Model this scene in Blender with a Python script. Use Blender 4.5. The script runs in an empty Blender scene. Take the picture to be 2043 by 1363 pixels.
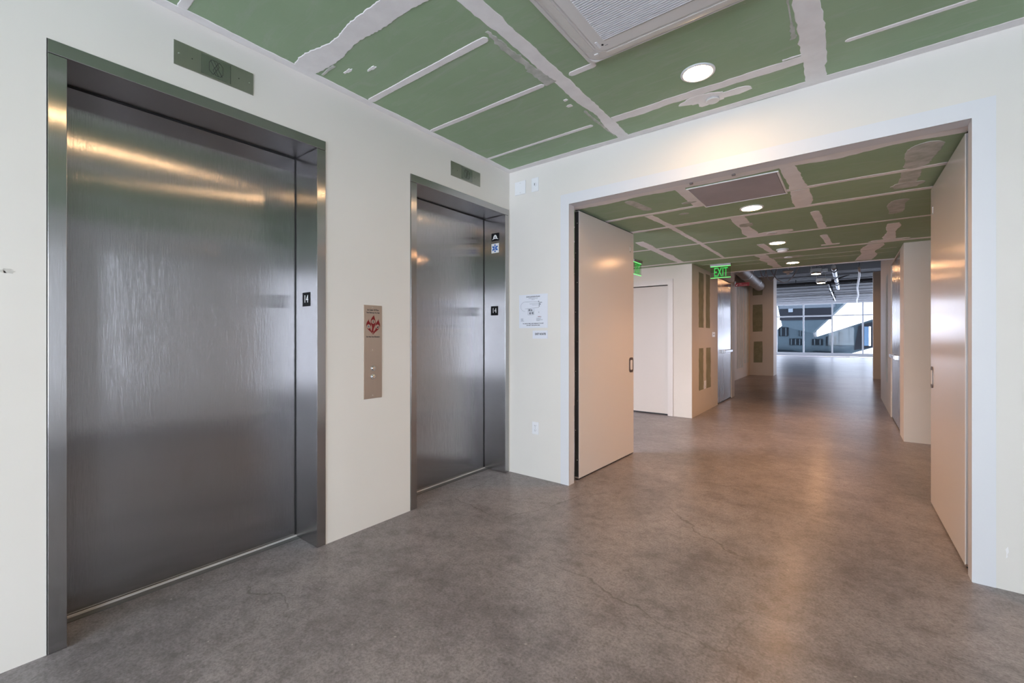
import bpy, bmesh, math, random
from mathutils import Vector, noise

random.seed(7)
SC = bpy.context.scene
COL = SC.collection
PI = math.pi

# ------------------------------------------------------------------ camera, sky, exposure
cam_d = bpy.data.cameras.new('camera')
cam = bpy.data.objects.new('camera', cam_d)
COL.objects.link(cam)
cam.location = (2.601, -3.332, 1.305)
cam.rotation_euler = (PI / 2, 0, math.radians(37.647))
cam_d.sensor_width = 36.0
cam_d.lens = 870.34 * 36.0 / 2043.0
cam_d.shift_y = -9.5 / 2043.0
cam_d.clip_start = 0.05
cam_d.clip_end = 300
SC.camera = cam

W = bpy.data.worlds.new('overcast_sky')
SC.world = W
W.use_nodes = True
W.node_tree.nodes['Background'].inputs[0].default_value = (0.875, 0.885, 1.0, 1)
SKY = 9.0
W.node_tree.nodes['Background'].inputs[1].default_value = SKY

LAMP_WARM = (1.0, 0.51, 0.23)
LAMP_LOBBY = (1.0, 0.62, 0.31)
LAMP_L = 60.0          # radiance of the lobby downlight lenses
LAMP_H = 88.0          # radiance of the corridor downlight lenses
SPOT_L, SPOT_H = 27.0, 58.0   # watts of their downward beams

SC.view_settings.view_transform = 'Standard'
SC.view_settings.look = 'None'
SC.view_settings.gamma = 1.0
SC.view_settings.use_curve_mapping = False
SC.view_settings.exposure = 1.06
SC.cycles.max_bounces = 12
SC.cycles.diffuse_bounces = 7
SC.cycles.glossy_bounces = 6
SC.cycles.transparent_max_bounces = 16
SC.cycles.caustics_reflective = True
SC.cycles.sample_clamp_indirect = 6.0


def portal(name, loc, rot, sx, sy):
    d = bpy.data.lights.new(name, 'AREA')
    d.shape = 'RECTANGLE'
    d.size = sx
    d.size_y = sy
    d.cycles.is_portal = True
    o = bpy.data.objects.new(name, d)
    o.location = loc
    o.rotation_euler = rot
    COL.objects.link(o)


portal('window_portal', (5.13, -6.05, 1.36), (0, PI / 2, 0), 2.62, 1.25)
portal('window_portal', (2.1, -8.65, 1.36), (PI / 2, 0, 0), 3.6, 2.62)
portal('window_portal', (-10.35, 23.5, 1.75), (0, -PI / 2, 0), 3.3, 15.0)
portal('window_portal', (14.35, 23.5, 1.75), (0, PI / 2, 0), 3.3, 15.0)
portal('window_portal', (2.0, 32.12, 1.9), (-PI / 2, 0, 0), 24.0, 3.3)


# ------------------------------------------------------------------ materials
def new_mat(name):
    m = bpy.data.materials.new(name)
    m.use_nodes = True
    return m, m.node_tree, m.node_tree.nodes, m.node_tree.links, m.node_tree.nodes['Principled BSDF']


def plain(name, col, rough=0.5, metal=0.0, emit=None, es=0.0, spec=None, alpha=None):
    m, nt, N, L, B = new_mat(name)
    B.inputs['Base Color'].default_value = (*col, 1)
    B.inputs['Roughness'].default_value = rough
    B.inputs['Metallic'].default_value = metal
    if spec is not None:
        B.inputs['Specular IOR Level'].default_value = spec
    if emit:
        B.inputs['Emission Color'].default_value = (*emit, 1)
        B.inputs['Emission Strength'].default_value = es
    return m


def ramp(N, stops):
    r = N.new('ShaderNodeValToRGB')
    e = r.color_ramp.elements
    while len(e) < len(stops):
        e.new(0.5)
    for k, (p, c) in enumerate(stops):
        e[k].position = p
        e[k].color = (*c, 1) if len(c) == 3 else c
    return r


def noise_tex(N, L, vec, scale, detail=4, rough=0.55, dist=0.0):
    t = N.new('ShaderNodeTexNoise')
    t.inputs['Scale'].default_value = scale
    t.inputs['Detail'].default_value = detail
    t.inputs['Roughness'].default_value = rough
    t.inputs['Distortion'].default_value = dist
    if vec is not None:
        L.new(vec, t.inputs['Vector'])
    return t


def world_pos(N):
    return N.new('ShaderNodeNewGeometry').outputs['Position']


def mix(N, L, a, b, fac, mode='MIX'):
    m = N.new('ShaderNodeMix')
    m.data_type = 'RGBA'
    m.blend_type = mode
    for sock, v in ((6, a), (7, b)):
        if hasattr(v, 'links'):
            L.new(v, m.inputs[sock])
        else:
            m.inputs[sock].default_value = (*v, 1)
    if hasattr(fac, 'links'):
        L.new(fac, m.inputs[0])
    else:
        m.inputs[0].default_value = fac
    return m.outputs[2]


def bump(N, L, B, height, strength=0.1, dist=0.01):
    b = N.new('ShaderNodeBump')
    b.inputs['Strength'].default_value = strength
    b.inputs['Distance'].default_value = dist
    L.new(height, b.inputs['Height'])
    L.new(b.outputs[0], B.inputs['Normal'])


def paint(name, col, col2, rough=0.55, scale=1.3, bstr=0.05, bscale=180):
    m, nt, N, L, B = new_mat(name)
    p = world_pos(N)
    n1 = noise_tex(N, L, p, scale, 5)
    r = ramp(N, [(0.35, col), (0.68, col2)])
    L.new(n1.outputs[0], r.inputs[0])
    L.new(r.outputs[0], B.inputs['Base Color'])
    B.inputs['Roughness'].default_value = rough
    n2 = noise_tex(N, L, p, bscale, 3)
    bump(N, L, B, n2.outputs[0], bstr, 0.002)
    return m


M = {}
M['wall'] = paint('wall_paint', (0.725, 0.698, 0.655), (0.75, 0.722, 0.682))
M['casing'] = paint('casing_paint', (0.70, 0.71, 0.745), (0.715, 0.725, 0.76), 0.45)
M['reflected_wall'] = paint('wall_toned_for_reflection', (0.64, 0.62, 0.64), (0.68, 0.66, 0.68))  # tone of the unseen right wall, set for its reflection in the elevator doors
M['hall_wall'] = paint('wall_paint_warm_lit', (0.60, 0.545, 0.475), (0.635, 0.58, 0.51))  # lobby paint darkened and tanned, corridor's warm light put into the colour
M['compound'] = paint('joint_compound', (0.80, 0.785, 0.79), (0.87, 0.86, 0.865), 0.7, 9.0, 0.25, 60)
M['patch'] = paint('bare_board_patch', (0.20, 0.205, 0.13), (0.27, 0.27, 0.18), 0.75, 6)
M['skim'] = paint('pale_skim', (0.50, 0.54, 0.51), (0.60, 0.63, 0.60), 0.75, 4)
M['compound_thin'] = paint('thin_compound', (0.40, 0.43, 0.38), (0.60, 0.60, 0.58), 0.75, 14.0, 0.2, 60)
M['plastic'] = plain('white_plastic', (0.80, 0.81, 0.84), 0.35)
M['grille'] = plain('cassette_plastic', (0.70, 0.69, 0.68), 0.4)
M['vane'] = plain('vane_plastic', (0.66, 0.64, 0.61), 0.35)
M['dark'] = plain('dark_gap', (0.012, 0.012, 0.013), 0.6)
M['black'] = plain('black_plastic', (0.008, 0.008, 0.009), 0.6, spec=.2)
M['white_ink'] = plain('white_print', (0.85, 0.85, 0.85), 0.4)
M['black_ink'] = plain('black_print', (0.02, 0.02, 0.03), 0.5)
M['grey_ink'] = plain('grey_print', (0.20, 0.21, 0.25), 0.5)
M['red_ink'] = plain('red_print', (0.19, 0.004, 0.007), 0.4)
M['blue_ink'] = plain('blue_print', (0.015, 0.12, 0.45), 0.4)
M['paper'] = plain('white_paper', (0.74, 0.76, 0.83), 0.6)
M['red_sign'] = plain('red_plastic', (0.42, 0.012, 0.02), 0.4)
M['pink_ink'] = plain('pink_print', (0.8, 0.42, 0.42), 0.5)
M['black_metal'] = plain('black_pipe_paint', (0.015, 0.015, 0.017), 0.5)
M['frame_white'] = plain('window_frame_paint', (0.82, 0.83, 0.85), 0.4)
M['galv'] = plain('galvanised_metal', (0.58, 0.60, 0.62), 0.35, 1.0)
M['duct_wrap'] = paint('duct_wrap', (0.30, 0.26, 0.24), (0.44, 0.40, 0.37), 0.5, 12)
M['chrome'] = plain('polished_metal', (0.75, 0.75, 0.76), 0.15, 1.0)
M['pull_cup'] = plain('pull_cup_white_reflection', (0.85, 0.85, 0.87), 0.3)  # far window's reflection put into the cup as white colour
M['pull'] = plain('bronze_pull', (0.16, 0.13, 0.12), 0.4, 0.6)
M['panel_grey'] = paint('access_panel_grey', (0.38, 0.355, 0.385), (0.43, 0.40, 0.43), 0.6, 5)
M['screw'] = plain('screw_head', (0.75, 0.74, 0.7), 0.2, 1.0)
M['engrave'] = plain('engraved_line', (0.03, 0.032, 0.028), 0.6)


def lamp_mat(name, strength, col=LAMP_WARM):
    return plain(name, (0.9, 0.88, 0.84), 0.4, 0, col, strength)


M['lens_lobby'] = lamp_mat('lit_lens_lobby', LAMP_L, LAMP_LOBBY)
M['lens_hall'] = lamp_mat('lit_lens_corridor', LAMP_H)
M['lens_dim'] = lamp_mat('dim_lit_lens_alcove', LAMP_H * 0.08)
M['green_glow'] = plain('green_lit_letters', (0.02, 0.3, 0.05), 0.4, 0, (0.01, 1.0, 0.06), 0.16)
M['green_edge'] = plain('green_lit_edge', (0.1, 0.4, 0.1), 0.3, 0, (0.15, 1.0, 0.2), 0.7)


def steel(name, col, rough=0.3, aniso=0.9, grain=0.16):
    m, nt, N, L, B = new_mat(name)
    B.inputs['Metallic'].default_value = 1.0
    geo = N.new('ShaderNodeNewGeometry')
    cr = N.new('ShaderNodeVectorMath')
    cr.operation = 'CROSS_PRODUCT'
    L.new(geo.outputs['Normal'], cr.inputs[0])
    cr.inputs[1].default_value = (0.003, 0.02, 1.0)
    L.new(cr.outputs[0], B.inputs['Tangent'])
    B.inputs['Anisotropic'].default_value = aniso
    mp = N.new('ShaderNodeMapping')
    mp.inputs['Scale'].default_value = (1000, 1000, 6.0)
    L.new(geo.outputs['Position'], mp.inputs[0])
    n = noise_tex(N, L, mp.outputs[0], 1.0, 3)
    c2 = tuple(min(1, v * 1.04) for v in col)
    c1 = tuple(v * 0.96 for v in col)
    r = ramp(N, [(0.3, c1), (0.7, c2)])
    L.new(n.outputs[0], r.inputs[0])
    mp2 = N.new('ShaderNodeMapping')
    mp2.inputs['Scale'].default_value = (7, 7, 0.7)
    L.new(geo.outputs['Position'], mp2.inputs[0])
    n2 = noise_tex(N, L, mp2.outputs[0], 1.0, 4)
    r2 = ramp(N, [(0.3, (rough * 0.97,) * 3), (0.7, (rough * 1.03,) * 3)])
    L.new(n2.outputs[0], r2.inputs[0])
    L.new(r2.outputs[0], B.inputs['Roughness'])
    bump(N, L, B, n.outputs[0], grain, 0.0010)
    L.new(r.outputs[0], B.inputs['Base Color'])
    return m


M['steel_door'] = steel('brushed_steel_door', (0.38, 0.372, 0.38), 0.17, 1.0, 0.5)
M['steel_frame'] = steel('brushed_steel_frame', (0.42, 0.41, 0.41), 0.20, 1.0, 0.35)
M['steel_plate'] = steel('brushed_steel_plate', (0.42, 0.42, 0.37), 0.42, 0.7, 0.03)
M['bronze_plate'] = steel('brushed_bronze_plate', (0.52, 0.42, 0.34), 0.42, 0.7, 0.03)
M['sill'] = plain('worn_sill_metal', (0.16, 0.16, 0.165), 0.5, 0.6)
M['sill_rail'] = plain('bright_sill_edge', (0.62, 0.61, 0.60), 0.4, 0.3)
M['steel_hall'] = steel('satin_steel_corridor_door', (0.62, 0.61, 0.62), 0.27, 0.8, 0.03)


def green_board(name, ca, cb, smear=0.5):
    m, nt, N, L, B = new_mat(name)
    p = world_pos(N)
    n1 = noise_tex(N, L, p, 2.2, 6, 0.6)
    r1 = ramp(N, [(0.3, ca), (0.7, cb)])
    L.new(n1.outputs[0], r1.inputs[0])
    mp = N.new('ShaderNodeMapping')
    mp.inputs['Scale'].default_value = (2.2, 9.0, 1)
    mp.inputs['Rotation'].default_value = (0, 0, 0.5)
    L.new(p, mp.inputs[0])
    n2 = noise_tex(N, L, mp.outputs[0], 1.3, 7, 0.65, 1.2)
    r2 = ramp(N, [(0.50, (0, 0, 0)), (0.80, (smear,) * 3)])
    L.new(n2.outputs[0], r2.inputs[0])
    c = mix(N, L, r1.outputs[0], (0.42, 0.47, 0.40), r2.outputs[0])
    n3 = noise_tex(N, L, p, 55, 2, 0.5)
    r3 = ramp(N, [(0.765, (0, 0, 0)), (0.80, (0.75, 0.75, 0.75))])
    L.new(n3.outputs[0], r3.inputs[0])
    n4 = noise_tex(N, L, p, 1.7, 2)
    r4 = ramp(N, [(0.55, (0, 0, 0)), (0.66, (1, 1, 1))])
    L.new(n4.outputs[0], r4.inputs[0])
    mm = N.new('ShaderNodeMath')
    mm.operation = 'MULTIPLY'
    L.new(r3.outputs[0], mm.inputs[0])
    L.new(r4.outputs[0], mm.inputs[1])
    c = mix(N, L, c, (0.7, 0.7, 0.68), mm.outputs[0])
    L.new(c, B.inputs['Base Color'])
    B.inputs['Roughness'].default_value = 0.75
    return m


M['green'] = green_board('green_gypsum_board', (0.285, 0.40, 0.25), (0.33, 0.45, 0.295), 0.6)


def concrete():
    m, nt, N, L, B = new_mat('polished_concrete')
    p = world_pos(N)
    n1 = noise_tex(N, L, p, 0.9, 9, 0.62)
    r1 = ramp(N, [(0.30, (0.150, 0.141, 0.152)), (0.50, (0.222, 0.208, 0.226)), (0.72, (0.297, 0.279, 0.300))])
    L.new(n1.outputs[0], r1.inputs[0])
    n2 = noise_tex(N, L, p, 5.5, 8, 0.65)
    r2 = ramp(N, [(0.30, (0.66, 0.65, 0.64)), (0.52, (1, 1, 1)), (0.75, (1.16, 1.15, 1.14))])
    L.new(n2.outputs[0], r2.inputs[0])
    c = mix(N, L, r1.outputs[0], r2.outputs[0], 0.9, 'MULTIPLY')
    n3 = noise_tex(N, L, p, 85, 4, 0.7)
    r3 = ramp(N, [(0.28, (0.55, 0.54, 0.53)), (0.5, (1, 1, 1)), (0.74, (1.4, 1.39, 1.38))])
    L.new(n3.outputs[0], r3.inputs[0])
    c = mix(N, L, c, r3.outputs[0], 0.85, 'MULTIPLY')
    n6 = noise_tex(N, L, p, 20, 7, 0.7)
    r6 = ramp(N, [(0.30, (0.70, 0.69, 0.68)), (0.5, (1, 1, 1)), (0.72, (1.22, 1.21, 1.20))])
    L.new(n6.outputs[0], r6.inputs[0])
    c = mix(N, L, c, r6.outputs[0], 0.9, 'MULTIPLY')
    # pale specks
    n5 = noise_tex(N, L, p, 38, 1, 0.4)
    r5 = ramp(N, [(0.775, (0, 0, 0)), (0.80, (0.55, 0.55, 0.55))])
    L.new(n5.outputs[0], r5.inputs[0])
    c = mix(N, L, c, (0.46, 0.44, 0.42), r5.outputs[0])
    # hairline cracks
    nd = noise_tex(N, L, p, 1.6, 5)
    va = N.new('ShaderNodeVectorMath')
    va.operation = 'MULTIPLY_ADD'
    L.new(nd.outputs['Color'], va.inputs[0])
    va.inputs[1].default_value = (0.55, 0.55, 0)
    L.new(p, va.inputs[2])
    v = N.new('ShaderNodeTexVoronoi')
    v.feature = 'DISTANCE_TO_EDGE'
    v.inputs['Scale'].default_value = 0.62
    L.new(va.outputs[0], v.inputs['Vector'])
    rv = ramp(N, [(0.0, (0.55, 0.55, 0.55)), (0.0022, (0, 0, 0))])
    L.new(v.outputs['Distance'], rv.inputs[0])
    nm = noise_tex(N, L, p, 0.8, 3)
    rm = ramp(N, [(0.45, (0, 0, 0)), (0.6, (1, 1, 1))])
    L.new(nm.outputs[0], rm.inputs[0])
    mm = N.new('ShaderNodeMath')
    mm.operation = 'MULTIPLY'
    L.new(rv.outputs[0], mm.inputs[0])
    L.new(rm.outputs[0], mm.inputs[1])
    c = mix(N, L, c, (0.06, 0.055, 0.05), mm.outputs[0])
    L.new(c, B.inputs['Base Color'])
    rr = ramp(N, [(0.3, (0.36, 0.36, 0.36)), (0.7, (0.44, 0.44, 0.44))])
    L.new(n2.outputs[0], rr.inputs[0])
    L.new(rr.outputs[0], B.inputs['Roughness'])
    B.inputs['Specular IOR Level'].default_value = 0.25
    B.inputs['Coat Weight'].default_value = 0.26
    B.inputs['Coat Roughness'].default_value = 0.23
    nb = noise_tex(N, L, p, 4.0, 3, 0.5)
    bump(N, L, B, nb.outputs[0], 0.10, 0.03)
    return m


M['concrete'] = concrete()


def door_paint(name, col, rough):
    m, nt, N, L, B = new_mat(name)
    p = world_pos(N)
    B.inputs['Base Color'].default_value = (*col, 1)
    mp = N.new('ShaderNodeMapping')
    mp.inputs['Scale'].default_value = (140, 140, 90)
    L.new(p, mp.inputs[0])
    n = noise_tex(N, L, mp.outputs[0], 1.0, 3)
    B.inputs['Roughness'].default_value = rough
    bump(N, L, B, n.outputs[0], 0.09, 0.002)
    return m


M['door'] = door_paint('semi_gloss_door_paint', (0.74, 0.70, 0.68), 0.19)
M['casing_alcove_dim'] = door_paint('casing_paint_dimmed', (0.60, 0.55, 0.50), 0.4)  # white casing darkened to tan, the alcove's dim warm light in its colour
M['door_alcove_dim'] = door_paint('door_paint', (0.57, 0.51, 0.45), 0.45)  # corridor door paint darkened, the alcove's dimness put into its colour


def glass(name='window_glass', tint=(0.90, 0.94, 0.95)):
    m, nt, N, L, B = new_mat(name)
    N.remove(B)
    t = N.new('ShaderNodeBsdfTransparent')
    t.inputs[0].default_value = (*tint, 1)
    g = N.new('ShaderNodeBsdfGlossy')
    g.inputs['Color'].default_value = (0.35, 0.35, 0.35, 1)
    g.inputs['Roughness'].default_value = 0.02
    f = N.new('ShaderNodeFresnel')
    gm = N.new('ShaderNodeNewGeometry')
    io = N.new('ShaderNodeMath')          # plain 4 % reflection from both sides of the thin pane
    io.operation = 'MULTIPLY_ADD'
    io.inputs[1].default_value = 1 / 1.5 - 1.5
    io.inputs[2].default_value = 1.5
    L.new(gm.outputs['Backfacing'], io.inputs[0])
    L.new(io.outputs[0], f.inputs['IOR'])
    mx = N.new('ShaderNodeMixShader')
    L.new(f.outputs[0], mx.inputs[0])
    L.new(t.outputs[0], mx.inputs[1])
    L.new(g.outputs[0], mx.inputs[2])
    L.new(mx.outputs[0], N['Material Output'].inputs[0])
    return m


M['glass'] = glass()
M['glass_tint'] = glass('tinted_window_glass', (0.58, 0.61, 0.64))


def acrylic():
    m, nt, N, L, B = new_mat('clear_acrylic')
    N.remove(B)
    t = N.new('ShaderNodeBsdfTransparent')
    t.inputs[0].default_value = (0.80, 0.88, 0.78, 1)
    g = N.new('ShaderNodeBsdfGlossy')
    g.inputs['Roughness'].default_value = 0.05
    mx = N.new('ShaderNodeMixShader')
    mx.inputs[0].default_value = 0.07
    L.new(t.outputs[0], mx.inputs[1])
    L.new(g.outputs[0], mx.inputs[2])
    L.new(mx.outputs[0], N['Material Output'].inputs[0])
    return m


M['acrylic'] = acrylic()
M['deck'] = paint('painted_steel_deck', (0.15, 0.16, 0.18), (0.24, 0.25, 0.27), 0.5, 3)
M['soffit_dark'] = plain('plenum_shade_dark', (0.014, 0.012, 0.011), 0.8)  # shade above the corridor put into the slab colour; beams share it
M['clad'] = paint('grey_cladding', (0.024, 0.036, 0.044), (0.031, 0.045, 0.054), 0.5, 0.5)
M['clad_dark'] = paint('dark_cladding', (0.007, 0.008, 0.010), (0.010, 0.011, 0.014), 0.5, 0.5)
M['far_glass'] = plain('far_window_glass', (0.003, 0.005, 0.007), 0.6)
M['curtain'] = plain('far_curtain', (0.030, 0.042, 0.050), 0.8)
M['blue_glass'] = plain('far_blue_glass', (0.05, 0.085, 0.13), 0.3)


for k_ in ('clad', 'clad_dark', 'far_glass', 'curtain', 'blue_glass'):
    M[k_].node_tree.nodes['Principled BSDF'].inputs['Specular IOR Level'].default_value = 0.04


# ------------------------------------------------------------------ mesh helper
class MB:
    def __init__(self):
        self.v, self.f, self.sm = [], [], []

    def add(self, vs, fs, smooth=False):
        n = len(self.v)
        self.v += [tuple(p) for p in vs]
        self.f += [[i + n for i in f] for f in fs]
        self.sm += [smooth] * len(fs)
        return self

    def box(self, x0, x1, y0, y1, z0, z1):
        x0, x1 = min(x0, x1), max(x0, x1)
        y0, y1 = min(y0, y1), max(y0, y1)
        z0, z1 = min(z0, z1), max(z0, z1)
        return self.add([(x0, y0, z0), (x1, y0, z0), (x1, y1, z0), (x0, y1, z0), (x0, y0, z1), (x1, y0, z1), (x1, y1, z1), (x0, y1, z1)],
                        [[3, 2, 1, 0], [4, 5, 6, 7], [0, 1, 5, 4], [1, 2, 6, 5], [2, 3, 7, 6], [3, 0, 4, 7]])

    def prism(self, pts, axis, a, b):
        """pts 2D outline (counter-clockwise or not), extruded along axis from a to b."""
        def P(u, v, w):
            return {'x': (w, u, v), 'y': (u, w, v), 'z': (u, v, w)}[axis]
        n = len(pts)
        vs = [P(u, v, a) for u, v in pts] + [P(u, v, b) for u, v in pts]
        fs = [list(range(n))[::-1], list(range(n, 2 * n))]
        for i in range(n):
            j = (i + 1) % n
            fs.append([i, j, n + j, n + i])
        return self.add(vs, fs)

    def lathe(self, prof, c, axis='z', n=32, smooth=True):
        """prof: list of (radius, height along axis)."""
        vs, fs = [], []
        for r, h in prof:
            for k in range(n):
                a = 2 * PI * k / n
                u, v = r * math.cos(a), r * math.sin(a)
                vs.append({'z': (c[0] + u, c[1] + v, c[2] + h), 'x': (c[0] + h, c[1] + u, c[2] + v), 'y': (c[0] + u, c[1] + h, c[2] + v)}[axis])
        for i in range(len(prof) - 1):
            for k in range(n):
                k2 = (k + 1) % n
                fs.append([i * n + k, i * n + k2, (i + 1) * n + k2, (i + 1) * n + k])
        self.add(vs, fs, smooth)
        m = len(prof) - 1
        b = len(self.v) - len(vs)
        self.f += [[b + k for k in range(n)][::-1], [b + m * n + k for k in range(n)]]
        self.sm += [False, False]
        return self

    def tube(self, pts, r, n=10, rad=None):
        pts = [Vector(p) for p in pts]
        vs, fs = [], []
        ref = Vector((0.13, 0.21, 0.97))
        for i, p in enumerate(pts):
            d = (pts[min(i + 1, len(pts) - 1)] - pts[max(i - 1, 0)]).normalized()
            u = d.cross(ref)
            if u.length < 1e-3:
                u = d.cross(Vector((1, 0, 0)))
            u.normalize()
            w = d.cross(u)
            rr = rad[i] if rad else r
            for k in range(n):
                a = 2 * PI * k / n
                vs.append(p + (u * math.cos(a) + w * math.sin(a)) * rr)
        for i in range(len(pts) - 1):
            for k in range(n):
                k2 = (k + 1) % n
                fs.append([i * n + k, i * n + k2, (i + 1) * n + k2, (i + 1) * n + k])
        b = len(self.v)
        self.add(vs, fs, True)
        m = len(pts) - 1
        self.f += [[b + k for k in range(n)][::-1], [b + m * n + k for k in range(n)]]
        self.sm += [False, False]
        return self

    def xf(self, fn):
        self.v = [tuple(fn(*p)) for p in self.v]
        return self

    def build(self, name, mat, parent=None, bevel=0.0, seg=2):
        me = bpy.data.meshes.new(name)
        off = world_loc(parent) if parent else Vector((0, 0, 0))
        me.from_pydata([tuple(Vector(p) - off) for p in self.v], [], self.f)
        for poly, s in zip(me.polygons, self.sm):
            poly.use_smooth = s
        bm = bmesh.new()
        bm.from_mesh(me)
        bmesh.ops.recalc_face_normals(bm, faces=bm.faces)
        bm.to_mesh(me)
        bm.free()
        me.materials.append(M[mat] if isinstance(mat, str) else mat)
        o = bpy.data.objects.new(name, me)
        COL.objects.link(o)
        if parent:
            o.parent = parent
        if bevel:
            b = o.modifiers.new('edge', 'BEVEL')
            b.width = bevel
            b.segments = seg
            b.limit_method = 'ANGLE'
        return o


def world_loc(o):
    p = Vector((0, 0, 0))
    while o:
        p += o.location
        o = o.parent
    return p


def tag(o, label=None, cat=None, group=None, kind=None):
    if label:
        o['label'] = label
    if cat:
        o['category'] = cat
    if group:
        o['group'] = group
    if kind:
        o['kind'] = kind
    return o


def thing(name, loc, label, cat, group=None, kind=None):
    o = bpy.data.objects.new(name, None)
    o.location = loc
    o.empty_display_size = 0.05
    COL.objects.link(o)
    return tag(o, label, cat, group, kind)


def struct(o, label=None):
    return tag(o, label, None, None, 'structure')


def copy_tree(o, delta, label=None, top=True, parent=None):
    c = o.copy()
    COL.objects.link(c)
    c.parent = parent
    if top:
        c.location = Vector(o.location) + Vector(delta)
        if label:
            c['label'] = label
    for ch in list(o.children):
        copy_tree(ch, delta, None, False, c)
    return c


def wall(name, axis, p0, p1, u0, u1, z0, z1, holes=(), mat='wall', label=None, parent=None):
    """slab with real openings, one connected mesh."""
    us = sorted({u0, u1, *[h[0] for h in holes], *[h[1] for h in holes]})
    zs = sorted({z0, z1, *[h[2] for h in holes], *[h[3] for h in holes]})
    us = [u for u in us if u0 <= u <= u1]
    zs = [z for z in zs if z0 <= z <= z1]

    def solid(i, j):
        if i < 0 or j < 0 or i >= len(us) - 1 or j >= len(zs) - 1:
            return False
        cu, cz = (us[i] + us[i + 1]) / 2, (zs[j] + zs[j + 1]) / 2
        return not any(h[0] < cu < h[1] and h[2] < cz < h[3] for h in holes)
    idx, vs, fs = {}, [], []

    def V(i, j, k):
        if (i, j, k) not in idx:
            idx[(i, j, k)] = len(vs)
            p = (p0, p1)[k]
            vs.append((p, us[i], zs[j]) if axis == 'x' else (us[i], p, zs[j]))
        return idx[(i, j, k)]
    for i in range(len(us) - 1):
        for j in range(len(zs) - 1):
            if not solid(i, j):
                continue
            fs.append([V(i, j, 0), V(i + 1, j, 0), V(i + 1, j + 1, 0), V(i, j + 1, 0)])
            fs.append([V(i, j, 1), V(i, j + 1, 1), V(i + 1, j + 1, 1), V(i + 1, j, 1)])
            for di, dj, a, b in ((-1, 0, (i, j), (i, j + 1)), (1, 0, (i + 1, j), (i + 1, j + 1)), (0, -1, (i, j), (i + 1, j)), (0, 1, (i, j + 1), (i + 1, j + 1))):
                if not solid(i + di, j + dj):
                    fs.append([V(*a, 0), V(*b, 0), V(*b, 1), V(*a, 1)])
    m = MB()
    m.add(vs, fs)
    o = m.build(name, mat, parent)
    if parent is None:
        struct(o, label)
    return o


_txt = 0


def text_part(body, size, loc, facing, mat, parent, name='lettering', align='CENTER', sx=1.0, bold=0.0, ext=0.0006, spacing=1.0):
    """flat print; facing 'x+' (on an x plane seen from +x) or 'y-' (seen from -y). loc is the centre of the first line's baseline."""
    cu = bpy.data.curves.new(name, 'FONT')
    cu.body = body
    cu.size = size
    cu.align_x = align
    cu.extrude = ext
    cu.offset = bold
    cu.space_line = spacing
    cu.resolution_u = 3
    t = bpy.data.objects.new('tmp_text', cu)
    COL.objects.link(t)
    dg = bpy.context.evaluated_depsgraph_get()
    me = bpy.data.meshes.new_from_object(t.evaluated_get(dg))
    bpy.data.objects.remove(t)
    bpy.data.curves.remove(cu)
    off = world_loc(parent) if parent else Vector((0, 0, 0))
    L3 = Vector(loc)
    for v in me.vertices:
        x, y, z = v.co
        x *= sx
        if facing == 'x+':
            p = L3 + Vector((z, x, y))
        elif facing == 'y-':
            p = L3 + Vector((x, -z, y))
        else:
            p = L3 + Vector((-z, -x, y))
        v.co = p - off
    me.name = name
    me.materials.clear()
    me.materials.append(M[mat])
    o = bpy.data.objects.new(name, me)
    COL.objects.link(o)
    o.parent = parent
    return o


# ------------------------------------------------------------------ shell: floor and walls
ZC = 2.890      # lobby ceiling
ZH = 2.475      # corridor ceiling
ZD = 3.62       # open deck
struct(MB().box(-10.3, 14.3, -8.8, 32.4, -0.12, 0.0).build('floor', 'concrete'), 'polished grey brown concrete floor running from lobby to far windows')

E1 = (-3.079, -1.880)      # outer frame of the wide elevator
E2 = (-1.206, -0.016)
ZF = 2.528
wall('wall_left', 'x', -0.32, 0.0, -8.8, 0.0, 0.0, 3.8, [(E1[0] - .003, E1[1] + .003, -1, ZF + .003), (E2[0] - .003, E2[1] + .003, -1, ZF + .003)],
     'wall', 'off white lobby wall holding the two elevator entrances')
struct(MB().box(-0.5, -0.32, -8.8, 0.0, 0, 3.8).build('wall_shaft', 'dark'), 'wall closing the elevator shafts')
OX0, OX1, OZ = 0.662, 3.120, 2.468
wall('wall_front', 'y', 0.0, 0.10, -0.5, 5.2, 0.0, 3.8, [(OX0 - .03, OX1 + .03, -1, OZ + .012)], 'wall',
     'off white lobby wall with the wide corridor opening')
wall('wall_back', 'y', -8.8, -8.5, -0.32, 5.2, 0, 3.8, [(0.3, 3.9, 0.05, 2.67)], 'wall', 'off white lobby wall behind the viewer')
wall('wall_right', 'x', 5.0, 5.2, -8.5, 0.0, 0, 3.8, [(-6.7, -5.4, 0.05, 2.67)], 'reflected_wall', 'unseen lobby wall toned grey for the elevator door reflection, with a tall window')

# casing and lining of the wide opening: one band of flat white trim with a return into the opening
cs = MB()
for (x0, x1, z0, z1) in ((0.577, OX0, 0, OZ), (OX1, 3.208, 0, OZ), (0.577, 3.208, OZ, 2.560)):
    cs.box(x0, x1, -0.003, 0.006, z0, z1)
cs.box(OX0 - .03, OX0, 0.004, 0.088, 0, OZ)
cs.box(OX1, OX1 + .03, 0.004, 0.088, 0, OZ)
cs.box(OX0 - .03, OX1 + .03, 0.004, 0.112, OZ, OZ + .012)
struct(cs.build('trim_1', 'casing'), 'flat white casing around the wide corridor opening')

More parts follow.
